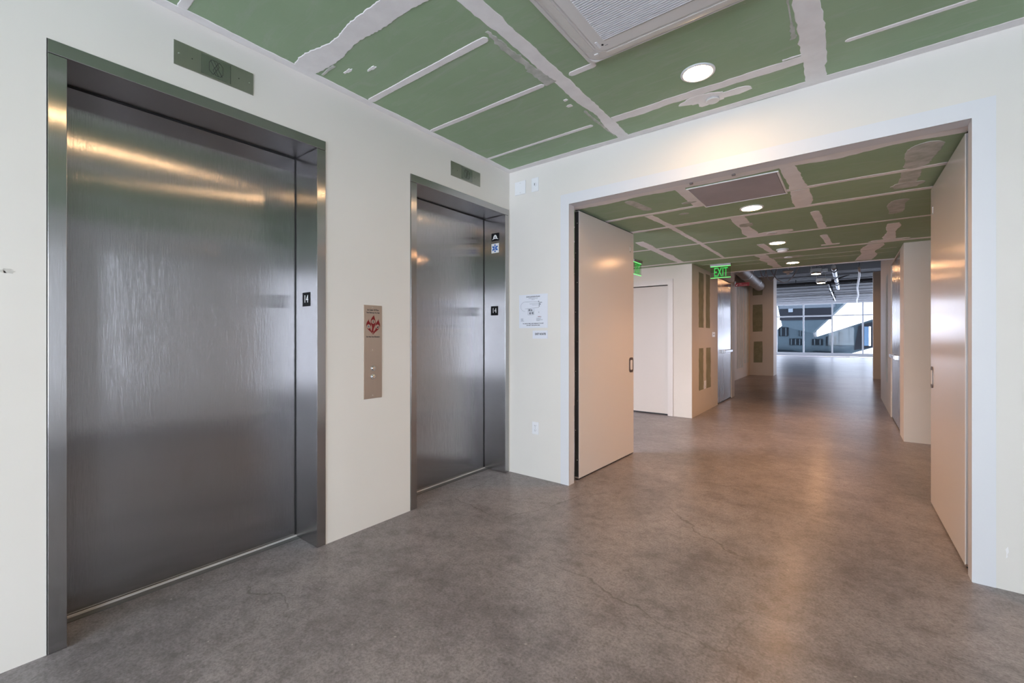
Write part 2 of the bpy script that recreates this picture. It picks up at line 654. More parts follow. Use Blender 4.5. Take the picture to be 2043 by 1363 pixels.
# corridor shell
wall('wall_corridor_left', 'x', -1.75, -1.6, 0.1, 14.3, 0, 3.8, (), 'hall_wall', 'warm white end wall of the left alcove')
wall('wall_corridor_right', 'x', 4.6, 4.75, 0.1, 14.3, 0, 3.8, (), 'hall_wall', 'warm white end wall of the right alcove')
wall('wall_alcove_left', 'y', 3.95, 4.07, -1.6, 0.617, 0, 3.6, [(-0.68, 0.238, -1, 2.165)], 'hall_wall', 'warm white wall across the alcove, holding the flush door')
wl = wall('wall_side_left', 'x', 0.497, 0.617, 4.07, 7.25, 0, 3.6, [(5.69, 6.96, -1, 2.455)], 'hall_wall', 'corridor side wall with patched green strips')
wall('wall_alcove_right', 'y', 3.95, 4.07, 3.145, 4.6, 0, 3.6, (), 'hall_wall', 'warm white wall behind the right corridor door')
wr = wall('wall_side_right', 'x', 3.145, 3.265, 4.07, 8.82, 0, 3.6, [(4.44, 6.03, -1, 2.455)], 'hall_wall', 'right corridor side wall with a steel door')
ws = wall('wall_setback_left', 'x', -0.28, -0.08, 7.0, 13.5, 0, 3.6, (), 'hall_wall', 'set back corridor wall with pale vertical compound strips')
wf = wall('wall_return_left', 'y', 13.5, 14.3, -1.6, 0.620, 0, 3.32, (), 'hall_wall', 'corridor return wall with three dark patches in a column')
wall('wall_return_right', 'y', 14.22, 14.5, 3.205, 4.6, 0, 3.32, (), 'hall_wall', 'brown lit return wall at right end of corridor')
wall('wall_infill_left', 'x', -0.28, 0.497, 6.98, 7.25, 0, 3.6, (), 'hall_wall', 'end of the left side wall block')
wall('wall_office_left', 'x', -10.3, -10.0, 14.3, 32.4, 0, 3.8, [(16.0, 31.0, .1, 3.4)], 'wall', 'left wall of the far open office')
wall('wall_office_right', 'x', 14.0, 14.3, 14.3, 32.4, 0, 3.8, [(16.0, 31.0, .1, 3.4)], 'wall', 'right wall of the far open office')
wall('wall_office_near_left', 'y', 14.3, 14.5, -10.0, -1.6, 0, 3.8, (), 'wall', 'near wall of the open office, left of corridor')
wall('wall_office_near_right', 'y', 14.3, 14.5, 4.6, 14.0, 0, 3.8, (), 'wall', 'near wall of the open office, right of corridor')

# exposed board patches left in the taped side walls
for i, (y0, y1, z0, z1) in enumerate(((4.36, 4.66, 1.46, 2.39), (4.82, 5.09, 1.46, 2.41), (4.36, 4.65, 0.40, 1.11), (4.84, 5.15, 0.395, 1.11))):
    m = MB()
    n = 14
    pts = [(y0 + random.uniform(-.012, .012), z0 + (z1 - z0) * k / n) for k in range(n + 1)] + [(y1 + random.uniform(-.012, .012), z1 - (z1 - z0) * k / n) for k in range(n + 1)]
    m.prism(pts, 'x', 0.616, 0.6185)
    m.build('exposed_board', 'patch', wl)
for (x0, x1, z0, z1) in ((0.012, 0.297, 2.71, 3.03), (0.012, 0.297, 1.475, 2.40), (0.042, 0.297, 0.425, 1.15)):
    m = MB()
    m.prism([(x0 + random.uniform(-.01, .01), z0), (x1, z0 + .01), (x1 + .01, (z0 + z1) / 2), (x1, z1), (x0, z1 - .01), (x0 - .008, (z0 + z1) / 2)], 'y', 13.497, 13.502)
    m.build('exposed_board', 'patch', wf)
for (y0, y1, z0) in ((11.3, 11.62, 0.33), (11.72, 12.0, 0.33), (12.06, 12.28, 0.33), (12.50, 12.86, 0.44), (12.98, 13.30, 0.44)):
    MB().box(-0.081, -0.077, y0, y1, z0, 2.95).build('exposed_board', 'skim', ws)
MB().box(3.143, 3.147, 6.7, 7.15, 0.5, 2.4).build('exposed_board', 'skim', wr)


# ------------------------------------------------------------------ ceilings
def boards(par, z, rows, t=0.012, gap=0.003, mat='green'):
    for y0, y1, xs in rows:
        for a, b in zip(xs[:-1], xs[1:]):
            MB().box(a + gap, b - gap, y0 + gap, y1 - gap, z, z + t).build('gypsum_board', mat, par)


def rough_strip(par, z, a, b, w, jit=0.012, mat='compound', rnd=False, th=0.0016, fine=0.004, step=0.035, name='joint_compound', seed=None):
    """a trowelled strip from a to b (2D), ragged edges, feathered."""
    s = random.random() * 100 if seed is None else seed
    th = th + random.uniform(0, .0012)
    if rnd:
        step = .010
    A, B = Vector(a), Vector(b)
    d = B - A
    n = max(4, int(d.length / step))
    ux = d.normalized()
    nx = Vector((-ux.y, ux.x))
    L, R = [], []
    for i in range(n + 1):
        t = i / n
        p = A + d * t
        q = t * d.length
        hl = w / 2 + jit * noise.noise((q * 3.1, s, 0)) * 1.6 + random.uniform(-fine, fine)
        hr = w / 2 + jit * noise.noise((q * 3.1, s, 9)) * 1.6 + random.uniform(-fine, fine)
        if rnd:
            e = min(q, d.length - q)
            if e < w / 2:
                k = math.sqrt(max(0.03, 1 - (1 - e / (w / 2)) ** 2))
                hl *= k
                hr *= k
        L.append(p + nx * max(hl, .004))
        R.append(p - nx * max(hr, .004))
    vs, fs = [], []
    for l, r in zip(L, R):
        c = (l + r) / 2
        f = min(0.35, 0.009 / max((l - r).length, .01))
        li, ri = l + (c - l) * f, r + (c - r) * f
        vs += [(l.x, l.y, z + .0005), (li.x, li.y, z - th), (ri.x, ri.y, z - th), (r.x, r.y, z + .0005)]
    for i in range(n):
        o, q = i * 4, i * 4 + 4
        for k in range(3):
            fs.append([o + k, o + k + 1, q + k + 1, q + k])
        fs.append([o + 3, o, q, q + 3])
    fs.append([0, 1, 2, 3])
    e = n * 4
    fs.append([e, e + 3, e + 2, e + 1])
    m = MB()
    m.add(vs, fs)
    return m.build(name, mat, par)


def blob(par, z, c, rx, ry, mat='compound', jit=0.25, th=0.0016, n=40, name='joint_compound'):
    s = random.random() * 50
    th = th + random.uniform(0, .0014)
    vs, fs = [], []
    for ring, (k, zz) in enumerate(((1.0, z + .0005), (0.95, z - th))):
        for i in range(n):
            a = 2 * PI * i / n
            q = 1 + jit * (noise.noise((math.cos(a) * 1.7, math.sin(a) * 1.7, s)) * 1.5 + 0.25 * noise.noise((math.cos(a) * 7, math.sin(a) * 7, s)))
            vs.append((c[0] + rx * k * q * math.cos(a), c[1] + ry * k * q * math.sin(a), zz))
    for i in range(n):
        j = (i + 1) % n
        fs.append([i, j, n + j, n + i])
    fs.append(list(range(n, 2 * n)))
    fs.append(list(range(n))[::-1])
    m = MB()
    m.add(vs, fs)
    return m.build(name, mat, par)


ce = struct(MB().box(-0.32, 5.2, -8.8, 0.0, ZC + .012, ZC + .11).build('ceiling', 'compound'), 'unfinished lobby ceiling of green gypsum board with taped joints')
boards(ce, ZC, [
    (-2.02, 0, [0, 1.195]), (-4.46, -2.02, [0, 1.195]), (-6.9, -4.46, [0, 1.195]), (-8.5, -6.9, [0, 1.195]),
    (-0.355, 0, [1.195, 2.445]), (-2.795, -0.355, [1.195, 2.445]), (-5.2, -2.795, [1.195, 2.445]), (-8.5, -5.2, [1.195, 2.445]),
    (-2.44, 0, [2.445, 3.665, 5.0]), (-4.88, -2.44, [2.445, 3.665, 5.0]), (-8.5, -4.88, [2.445, 3.665, 5.0])])
RS = lambda a, b, w, **k: rough_strip(ce, ZC, a, b, w, **k)
RS((0.0, -2.03), (1.17, -2.015), 0.125, jit=0.026, fine=0.0035, step=0.014, seed=3.3)
RS((1.24, -2.03), (2.43, -2.03), 0.11, jit=0.02)
RS((1.19, -8.4), (1.195, -0.06), 0.092, jit=0.02, fine=0.004, step=0.03, seed=11.0)
RS((2.448, -8.4), (2.447, -0.06), 0.112, jit=0.014, fine=0.006, seed=21.0)
RS((3.665, -8.4), (3.665, -0.06), 0.10, jit=0.015)
for y, w in ((-1.592, .048), (-1.05, .042), (-0.385, .036), (-2.64, .045), (-3.2, .045)):
    RS((0.05, y), (1.085, y + .012), w, jit=.003, fine=.001, rnd=True)
RS((1.262, -1.030), (1.44, -1.027), .05, jit=.002, fine=.001, rnd=True)
RS((1.24, -.362), (2.40, -.348), .085, jit=.014, seed=5.0)
RS((1.22, -.325), (1.30, -.325), .02, jit=.004)
RS((2.30, -.40), (2.40, -.40), .018, jit=.004)
RS((2.586, -.388), (3.6, -.380), .038, jit=.002, fine=.001, rnd=True)
RS((2.52, -1.0), (3.6, -1.0), .04, jit=.003, fine=.001, rnd=True)
RS((0.0, -.036), (5.0, -.036), .072, jit=.006, fine=.002)
RS((0.028, -8.5), (0.028, 0.0), .060, jit=.006, fine=.002)
# thin skim beside the taped joints
RS((1.12, -1.62), (1.105, -1.22), .035, jit=.02, fine=.008, mat='compound_thin', step=.02)
RS((1.10, -1.22), (1.125, -1.02), .06, jit=.03, fine=.006, mat='compound_thin', step=.02)
RS((1.135, -.60), (1.14, -.12), .018, jit=.01, fine=.004, mat='compound_thin', step=.02)
RS((0.08, -1.945), (0.22, -1.948), .022, jit=.006, mat='compound_thin')
blob(ce, ZC, (1.885, -.225), .19, .085, jit=.5)
blob(ce, ZC, (1.085, -.72), .022, .016)
blob(ce, ZC, (1.10, -.80), .016, .012)
blob(ce, ZC, (0.24, -1.87), .035, .012, jit=.5)
blob(ce, ZC, (0.37, -1.80), .04, .012, jit=.5)
RS((2.375, -.98), (2.37, -.58), .022, jit=.016, fine=.005, mat='compound_thin', step=.02)

ch = struct(MB().box(-1.6, 4.6, 0.10, 5.37, ZH + .012, ZH + .10).build('ceiling_corridor', 'compound'), 'low corridor ceiling of green gypsum board with taped joints')
boards(ch, ZH, [
    (0.10, 0.775, [-1.6, -0.6, 0.56, 1.56, 2.255, 3.4, 4.6]), (0.775, 1.375, [-1.6, -0.6, 1.05, 2.27, 3.4, 4.6]), (1.375, 2.455, [-1.6, 0.53, 1.73, 2.95, 4.6]),
    (2.455, 3.73, [-1.6, 0.53, 1.75, 2.98, 4.6]), (3.73, 5.35, [-1.6, 0.4, 1.62, 2.82, 4.6])], gap=0.0004)
HS = lambda a, b, w, **k: rough_strip(ch, ZH, a, b, w, **k)
HS((-1.5, .155), (4.5, .155), .12, jit=.030, fine=.006, seed=2.0)
HS((-1.5, .755), (4.5, .790), .062, jit=.010, fine=.003, seed=7.1)
HS((-1.5, 1.372), (4.5, 1.372), .070, jit=.014, fine=.004, seed=8.2)
HS((-1.5, 2.455), (4.5, 2.44), .062, jit=.006, fine=.002)
HS((-1.5, 3.76), (4.5, 3.71), .090, jit=.010, fine=.003)
HS((1.545, .18), (1.555, .80), .085, jit=.010)
HS((2.262, .18), (2.29, .80), .12, jit=.022)
HS((2.30, .82), (2.27, 1.36), .13, jit=.02)
HS((1.735, 1.40), (1.725, 2.43), .125, jit=.02)
HS((1.065, .82), (1.11, 1.36), .075, jit=.014)
HS((1.10, 1.40), (1.13, 2.44), .055, jit=.006)
HS((1.13, 2.48), (1.14, 3.70), .055, jit=.006)
HS((1.085, .25), (1.14, .64), .085, jit=.014, rnd=True, mat='compound_thin')
HS((2.985, .26), (2.955, .76), .15, jit=.030, rnd=True, mat='compound_thin')
HS((2.955, .80), (2.95, 1.16), .11, jit=.016, mat='compound_thin')
blob(ch, ZH, (2.95, 1.18), .10, .075, mat='compound_thin')
HS((2.965, 1.62), (2.925, 2.16), .10, jit=.03, rnd=True, mat='compound_thin')
HS((2.965, 2.62), (2.99, 3.66), .10, jit=.02)
blob(ch, ZH, (2.985, 3.60), .20, .09, jit=.4)
HS((2.352, 1.60), (2.38, 2.41), .072, jit=.008, rnd=True)
HS((2.375, 2.80), (2.41, 3.50), .07, jit=.008, rnd=True)
blob(ch, ZH, (2.42, 3.50), .10, .05)
HS((0.55, 1.9), (0.515, 3.70), .115, jit=.016)
HS((1.72, 2.95), (1.77, 3.65), .085, jit=.01)
HS((1.60, 3.80), (1.66, 5.20), .14, jit=.03)
HS((2.85, 3.80), (2.79, 5.20), .17, jit=.03)
HS((0.7, 4.22), (3.1, 4.25), .022, jit=.004, mat='compound_thin')
HS((0.7, 4.56), (3.1, 4.60), .022, jit=.004, mat='compound_thin')
HS((-1.5, 5.315), (4.5, 5.315), .09, jit=.002, fine=.001)
MB().box(-1.6, 4.6, 5.345, 5.374, ZH - .006, ZH + .03).build('edge_bead', 'casing', ch)
blob(ch, ZH, (1.917, 2.353), .20, .11)
blob(ch, ZH, (1.903, 4.217), .21, .10, mat='compound_thin')
blob(ch, ZH, (1.50, .62), .06, .03, mat='compound_thin')
blob(ch, ZH, (1.36, .95), .045, .03, mat='compound_thin')
blob(ch, ZH, (1.75, 1.78), .07, .08, mat='compound_thin')

# open deck over the corridor end and the office: corrugated steel
struct(MB().box(-1.75, 4.75, 0.10, 15.4, ZD - .04, ZD + .2).build('ceiling_plenum', 'soffit_dark'), 'slab over the corridor coloured dark for its lack of light')
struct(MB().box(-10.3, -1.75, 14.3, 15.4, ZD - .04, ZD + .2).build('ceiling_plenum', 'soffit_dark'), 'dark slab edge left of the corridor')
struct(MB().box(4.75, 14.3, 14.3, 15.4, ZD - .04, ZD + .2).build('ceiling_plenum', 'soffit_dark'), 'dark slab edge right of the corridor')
prof = []
y = 15.4
while y < 32.4:
    for k in range(6):
        for dy, z in ((0, ZD), (0.10, ZD), (0.12, ZD + .03), (0.20, ZD + .03)):
            prof.append((y + k * .22 + dy, z))
    prof += [(y + 1.32, ZD), (y + 1.34, ZD + .13), (y + 1.66, ZD + .13)]
    y += 1.68
vs = [(-10.3, a, b) for a, b in prof] + [(14.3, a, b) for a, b in prof] + [(-10.3, 15.4, ZD + .2), (14.3, 15.4, ZD + .2), (-10.3, prof[-1][0], ZD + .2), (14.3, prof[-1][0], ZD + .2)]
n = len(prof)
fs = [[i, i + 1, n + i + 1, n + i] for i in range(n - 1)]
q = 2 * n
fs += [[q, q + 1, q + 3, q + 2], [0, n, q + 1, q], [n - 1, q + 2, q + 3, 2 * n - 1], list(range(n)) + [q + 2, q], list(range(n, 2 * n)) + [q + 3, q + 1]]
m = MB()
m.add(vs, fs)
struct(m.build('ceiling_deck', 'deck'), 'corrugated grey steel deck ceiling over the far office')
for k, yb in enumerate((8.2, 20.5, 26.2)):
    o = MB()
    o.box(-10, 14, yb - .10, yb + .10, ZD - .02, ZD + .0) if yb > 14 else o.box(-1.55, 4.55, yb - .10, yb + .10, ZD - .02, ZD + .0)
    struct(o.build('trim_beam', 'soffit_dark'), 'beam under the deck sharing the dark shade colour of the slab')


# ------------------------------------------------------------------ windows
def window_wall(name, axis, p, us, z0, zt, z1, fw, depth, label, sill=None, mat='frame_white', gl='glass'):
    w = thing(name, (p, us[0], 0) if axis == 'x' else (us[0], p, 0), label, None, None, 'structure')

    def bx(u0, u1, za, zb, d0, d1):
        return MB().box(p + d0, p + d1, u0, u1, za, zb) if axis == 'x' else MB().box(u0, u1, p + d0, p + d1, za, zb)
    for u in us:
        bx(u - fw / 2, u + fw / 2, z0, z1, 0, depth).build('mullion', mat, w, .004)
    for a, b in zip(us[:-1], us[1:]):
        bx(a + fw / 2, b - fw / 2, z0, z0 + fw * (1.2 if sill is None else sill), 0, depth).build('bottom_rail', mat, w)
        bx(a + fw / 2, b - fw / 2, z1 - fw, z1, 0, depth).build('head_rail', mat, w)
        segs = [(z0 + fw * (1.2 if sill is None else sill), z1 - fw)]
        if zt:
            bx(a + fw / 2, b - fw / 2, zt - fw / 2, zt + fw / 2, 0.01, depth - .01).build('transom', mat, w)
            segs = [(segs[0][0], zt - fw / 2), (zt + fw / 2, segs[0][1])]
        for za, zb in segs:
            bx(a + fw / 2, b - fw / 2, za, zb, depth * .45, depth * .45 + .012).build('pane', gl, w)
    return w


window_wall('window_1', 'x', 5.06, [-6.67, -5.43], 0.05, None, 2.67, 0.06, 0.09, 'tall window on the right of the lobby')
window_wall('window_3', 'y', -8.68, [0.33, 1.51, 2.69, 3.87], 0.05, None, 2.67, 0.06, 0.09, 'tall window wall behind the viewer')
window_wall('window_2', 'y', 32.0, [0.193 + 1.563 * k for k in range(-6, 9)], 0.02, 2.69, 3.55, 0.085, 0.12, 'white framed window wall at the far end of the office', sill=2.6, gl='glass_tint')
window_wall('added_window_left', 'x', -10.2, [16.05 + 1.4857 * k for k in range(11)], 0.1, None, 3.4, 0.07, 0.1, 'unseen window wall added to light the far office from the left', gl='glass_tint')  # side windows out of view, added to light the office deck and frames
window_wall('added_window_right', 'x', 14.1, [16.05 + 1.4857 * k for k in range(11)], 0.1, None, 3.4, 0.07, 0.1, 'unseen window wall added to light the far office from the right', gl='glass_tint')
struct(MB().box(-10, 14, 31.98, 32.4, 3.55, ZD + .12).build('wall_window_head', 'frame_white'), 'narrow head above the far windows')
struct(MB().box(-10, -9.2, 31.98, 32.4, 0, 3.55).build('wall_window_left', 'wall'), 'wall pier left of the far windows')
struct(MB().box(12.75, 14, 31.98, 32.4, 0, 3.55).build('wall_window_right', 'wall'), 'wall pier right of the far windows')


# ------------------------------------------------------------------ elevators
def elevator(name, E, label, door_end):
    a0, a1 = E
    i0, i1 = a0 + .056, a1 - .056
    zi = 2.470
    t = thing(name, (0, (a0 + a1) / 2, 0), label, 'elevator')
    MB().box(-0.262, 0.006, a0, i0, 0.002, zi).build('jamb', 'steel_frame', t, .0018)
    MB().box(-0.262, 0.006, i1, a1, 0.002, zi).build('jamb', 'steel_frame', t, .0018)
    MB().box(-0.262, 0.007, a0, a1, zi + .002, ZF).build('header', 'steel_frame', t, .0018)
    MB().box(-0.300, -0.266, i0 - .03, i1 + .012, 0.012, zi + .05).build('door_panel', 'steel_door', t)
    s = MB().box(-0.32, -0.212, i0, i1, 0.0005, 0.004).build('sill', 'sill', t)
    MB().box(-0.262, -0.250, i0, i1, 0.003, 0.012).build('sill_rail', 'sill_rail', s)
    # narrow black joint between door and strike jamb
    MB().box(-0.2655, -0.2615, i1 - .005, i1 + .003, 0.012, zi + .001).build('door_seal', 'dark', t)
    MB().box(-0.2655, -0.2615, i0, i1 - .005, zi - .006, zi + .001).build('top_seal', 'dark', t)
    return t, i1


el1, j1 = elevator('elevator', E1, 'wide brushed steel elevator door, the nearer of the two', 0)
el2, j2 = elevator('elevator', E2, 'narrow looking brushed steel elevator door beside the room corner', 0)


# ------------------------------------------------------------------ signs on the jambs (facing -y)
def jamb_sign(name, x0, x1, z0, z1, y, mat, label, group=None):
    t = thing(name, ((x0 + x1) / 2, y, (z0 + z1) / 2), label, 'sign', group)
    MB().box(x0, x1, y - .003, y - .0002, z0, z1).build('plate', mat, t, .0008)
    return t


s = jamb_sign('floor_number_sign', -.169, -.076, 1.498, 1.586, j1, 'black', 'small black number 14 plate on the nearer elevator jamb')
text_part('14', .068, (-.1225, j1 - .0035, 1.522), 'y-', 'white_ink', s, 'number', sx=.85)
s = jamb_sign('floor_number_sign', -.173, -.084, 1.513, 1.602, j2, 'black', 'small black number 14 plate on the jamb beside the room corner')
text_part('14', .068, (-.1285, j2 - .0035, 1.537), 'y-', 'white_ink', s, 'number', sx=.85)
s = jamb_sign('helmet_sign', -.166, -.070, 2.236, 2.312, j2, 'black', 'black square sign with white fire helmet symbol')
hel = [(-.155, 2.2480), (-.150, 2.2560), (-.143, 2.2610), (-.141, 2.275), (-.134, 2.287), (-.124, 2.293), (-.1205, 2.2975), (-.1165, 2.2975), (-.113, 2.293), (-.104, 2.288), (-.096, 2.276), (-.094, 2.262),
       (-.086, 2.258), (-.080, 2.251), (-.0795, 2.2475), (-.090, 2.2525), (-.104, 2.2560), (-.118, 2.2570), (-.132, 2.2560), (-.144, 2.2520)]
MB().prism(hel, 'y', j2 - .0038, j2 - .0028).build('helmet_symbol', 'white_ink', s)
m = MB().prism([(-.124, 2.265), (-.118, 2.259), (-.112, 2.265), (-.112, 2.279), (-.124, 2.279)], 'y', j2 - .0044, j2 - .0036)
m.build('helmet_badge', 'grey_ink', s)
s = jamb_sign('medical_sign', -.166, -.074, 2.120, 2.211, j2, 'white_ink', 'white square sign with blue six armed medical star')
st = MB()
for k in range(3):
    a = PI / 2 + k * PI / 3
    u = Vector((math.cos(a), math.sin(a)))
    w = Vector((-u.y, u.x))
    c = Vector((-.120, 2.1655))
    pts = [c + u * .037 + w * .0085, c - u * .037 + w * .0085, c - u * .037 - w * .0085, c + u * .037 - w * .0085]
    st.prism([(p.x, p.y) for p in pts], 'y', j2 - .0038 - k * .0001, j2 - .0028)
st.build('star_symbol', 'blue_ink', s)
st = MB().box(-.1212, -.1188, j2 - .0047, j2 - .0040, 2.138, 2.193)
st.tube([(-.120 + .006 * math.sin(k * .9), j2 - .0045, 2.143 + k * .0044) for k in range(11)], .0012, 6)
st.build('staff_symbol', 'white_ink', s)


# ------------------------------------------------------------------ hall lantern plates over the elevators
def indicator(y0, y1, z0, z1, cy, label, detailed):
    t = thing('elevator_indicator', (0, (y0 + y1) / 2, (z0 + z1) / 2), label, 'indicator')
    MB().box(0.0005, .004, y0, y1, z0, z1).build('plate', 'steel_plate', t, .0008)
    MB().box(.0035, .0055, cy - .066, cy + .066, z0 + .010, z1 - .010).build('lens', 'steel_frame', t)
    MB().box(.0036, .0044, cy + .066, cy + .068, z0 + .010, z1 - .010).build('lens_edge', 'dark', t)
    cz = (z0 + z1) / 2
    e = MB()
    # two hexagons overlapping, drawn with engraved lines
    for dy in (-.010, .010):
        for (r, sgn) in ((.036, 1),):
            hx = [(cy + dy + sgn * .021 * a, cz + r * b) for a, b in ((-1, .55), (-.45, 1), (.55, 1), (1.15, .35), (-.15, -1), (-1, -.55))]
            if dy > 0:
                hx = [(cy + dy - (p[0] - cy - dy), cz - (p[1] - cz)) for p in hx]
            for p, q in zip(hx, hx[1:] + hx[:1]):
                e.tube([(.0056, p[0], p[1]), (.0056, q[0], q[1])], .0011, 5)
    for p, q in (((-.026, .034), (.012, -.038)), ((-.012, .038), (.028, -.034))):
        e.tube([(.0056, cy + p[0], cz + p[1]), (.0056, cy + q[0], cz + q[1])], .0011, 5)
    e.build('engraved_emblem', 'engrave', t)
    for yy in (y0 + .020, y1 - .020):
        MB().lathe([(.0045, 0), (.0035, .002)], (.004, yy, cz), 'x', 10).build('screw', 'screw', t)
    for yy in (y0 + .075, y1 - .072):
        MB().lathe([(.0028, 0), (.0024, .0006)], (.004, yy, cz), 'x', 8).build('pin_hole', 'dark', t)
    return t


indicator(-2.657, -2.299, 2.635, 2.754, -2.478, 'olive steel plate above the nearer elevator', True)
indicator(-0.790, -0.428, 2.639, 2.760, -0.600, 'olive steel plate above the elevator beside the corner', True)

# ------------------------------------------------------------------ call station
t = thing('call_station', (0, -1.535, 1.2), 'tall bronze steel call panel with red flame emblem between the elevators', 'call panel')
MB().box(0.0005, .0045, -1.607, -1.463, .880, 1.5215).build('plate', 'bronze_plate', t, .001)
for zz in (1.088, 1.031):
    b = MB().lathe([(.019, 0), (.019, .005), (.017, .0065)], (.0045, -1.535, zz), 'x', 24).build('button', 'galv', t)
    MB().lathe([(.0135, 0), (.0125, .0035), (.009, .0045)], (.011, -1.535, zz), 'x', 20).build('button_cap', 'chrome', b)
for zz in (1.507, 1.213, 0.902):
    MB().lathe([(.0042, 0), (.0033, .0018)], (.0045, -1.537, zz), 'x', 10).build('screw', 'screw', t)


def bez(p0, p1, p2, p3, n=8):
    r = []
    for i in range(n):
        s_ = i / n
        a = (1 - s_) ** 3
        b = 3 * s_ * (1 - s_) ** 2
        c = 3 * s_ * s_ * (1 - s_)
        d = s_ ** 3
        r.append((a * p0[0] + b * p1[0] + c * p2[0] + d * p3[0], a * p0[1] + b * p1[1] + c * p2[1] + d * p3[1]))
    return r


def flame(segs, name='flame'):
    pts = []
    for sg in segs:
        pts += bez(*sg)
    MB().prism([(-1.535 + u * .001, 1.385 + v * .001) for u, v in pts], 'x', .0046, .0052).build(name, 'red_ink', t)


# emblem about 115 mm wide and 130 mm tall; tip of the base at (0,-63)
flame([((7, 68), (-8, 55), (-22, 38), (-19, 18)), ((-19, 18), (-16, 2), (-8, -4), (-8, -18)), ((-8, -18), (-8, -30), (-15, -38), (-8, -48)), ((-8, -48), (-4, -52), (2, -52), (4, -46)), ((4, -46), (-2, -28), (14, -12), (18, 4)), ((18, 4), (24, 24), (14, 44), (7, 68))])
flame([((-32, 44), (-33, 30), (-56, 22), (-54, -4)), ((-54, -4), (-50, -34), (-20, -38), (0, -66)), ((0, -66), (-2, -50), (-24, -34), (-22, -18)), ((-22, -18), (-16, -6), (-14, 2), (-20, 12)), ((-20, 12), (-28, 22), (-36, 26), (-32, 44))])
flame([((44, 44), (42, 28), (20, 22), (20, 0)), ((20, 0), (22, -18), (22, -28), (12, -36)), ((12, -36), (4, -44), (0, -52), (0, -66)), ((0, -66), (20, -38), (52, -34), (56, -4)), ((56, -4), (56, 18), (44, 26), (44, 44))])
for (u, v) in ((0, 24), (-36, -10), (36, -10)):
    MB().lathe([(.0145, 0), (.0145, .0008)], (.0051, -1.535 + u * .001, 1.385 + v * .001), 'x', 24).build('medallion', 'bronze_plate', t)
pic = MB()
pic.lathe([(.0028, 0), (.0028, .0006)], (.0058, -1.535, 1.4165), 'x', 10)
pic.box(.0058, .0064, -1.5375, -1.5325, 1.400, 1.4125)
pic.build('person_pictogram', 'black_ink', t)
pic = MB()
for k in range(3):
    pic.box(.0058, .0064, -1.506 + k * .0045, -1.5015 + k * .0045, 1.366, 1.371 + k * .005)
pic.build('stairs_pictogram', 'black_ink', t)
pic = MB()
pic.lathe([(.0075, 0), (.0075, .0004)], (.0058, -1.571, 1.375), 'x', 18)
pic.build('elevator_pictogram', 'grey_ink', t)
text_part('In Case Of Fire', .0145, (.0046, -1.535, 1.4845), 'x+', 'black_ink', t, bold=.0004)
text_part('Use Stairway For Exit', .0118, (.0046, -1.535, 1.467), 'x+', 'black_ink', t, bold=.0004)
text_part('Do Not Use Elevators', .0118, (.0046, -1.535, 1.301), 'x+', 'black_ink', t, bold=.0004)

# ------------------------------------------------------------------ things on the front wall
# evacuation plan
t = thing('evacuation_plan', (.28, 0, 1.54), 'white evacuation plan sheet with small floor plan, beside the corner', 'poster')
MB().box(.118, .441, -.0025, -.0004, 1.387, 1.699).build('sheet', 'paper', t)
YP = -.0028
text_part('EVACUATION PLAN', .017, (.280, YP, 1.672), 'y-', 'black_ink', t, bold=.0003)
text_part('FOURTEENTH FLOOR', .0105, (.280, YP, 1.659), 'y-', 'grey_ink', t)
text_part('LEVEL 14', .0085, (.280, YP, 1.648), 'y-', 'grey_ink', t)
text_part('IN CASE OF FIRE, USE STAIRWAYS TO EXIT', .0122, (.280, YP, 1.424), 'y-', 'black_ink', t, bold=.0003)
text_part('DO NOT USE ELEVATORS', .0130, (.280, YP, 1.407), 'y-', 'black_ink', t, bold=.0003)
text_part('SYMBOLS', .009, (.352, YP, 1.487), 'y-', 'red_ink', t, bold=.0002)
text_part('YOU ARE HERE\nEXIT ROUTE\nFIRE EXTINGUISHER\nSTAIRWAY', .0078, (.318, YP, 1.474), 'y-', 'grey_ink', t, align='LEFT')
text_part('LEGEND\nSTAIR A\nSTAIR B\nELEVATOR', .0075, (.140, YP, 1.472), 'y-', 'grey_ink', t, align='LEFT')
pl = MB()


def seg(a, b, w=.0011):
    pl.tube([(a[0], YP, a[1]), (b[0], YP, b[1])], w, 5)


arc = [(.188 + .05 * math.cos(a), 1.588 + .045 * math.sin(a)) for a in [PI / 2 + k * PI / 10 for k in range(11)]]
for p, q in zip(arc[:-1], arc[1:]):
    seg(p, q, .0008)
for p, q in (((.19, 1.633), (.345, 1.628)), ((.345, 1.628), (.345, 1.575)), ((.345, 1.575), (.19, 1.567)), ((.24, 1.612), (.36, 1.612)), ((.27, 1.60), (.355, 1.60)),
             ((.222, 1.567), (.222, 1.51)), ((.290, 1.567), (.290, 1.51)), ((.222, 1.51), (.290, 1.51)), ((.222, 1.54), (.29, 1.54)), ((.25, 1.567), (.25, 1.51))):
    seg(p, q)
pl.build('floor_plan_lines', 'grey_ink', t)
m = MB()
for x, z, w, h in ((.338, 1.626, .010, .010), (.350, 1.618, .030, .006), (.348, 1.600, .016, .010), (.345, 1.584, .010, .010), (.228, 1.545, .022, .018), (.256, 1.544, .016, .016), (.236, 1.515, .020, .018), (.264, 1.515, .020, .020), (.342, 1.525, .004, .012)):
    m.box(x, x + w, YP - .0004, YP + .0006, z, z + h)
tag(m.build('floor_plan_rooms', 'grey_ink', t), kind='stuff')

t = thing('exit_route_notice', (.36, 0, 1.32), 'small white paper strip reading EXIT ROUTE under the evacuation plan', 'notice')
MB().box(.275, .441, -.0022, -.0004, 1.288, 1.362).build('sheet', 'paper', t)
text_part('EXIT ROUTE', .0250, (.362, -.0025, 1.322), 'y-', 'black_ink', t, bold=.0008, sx=.85)

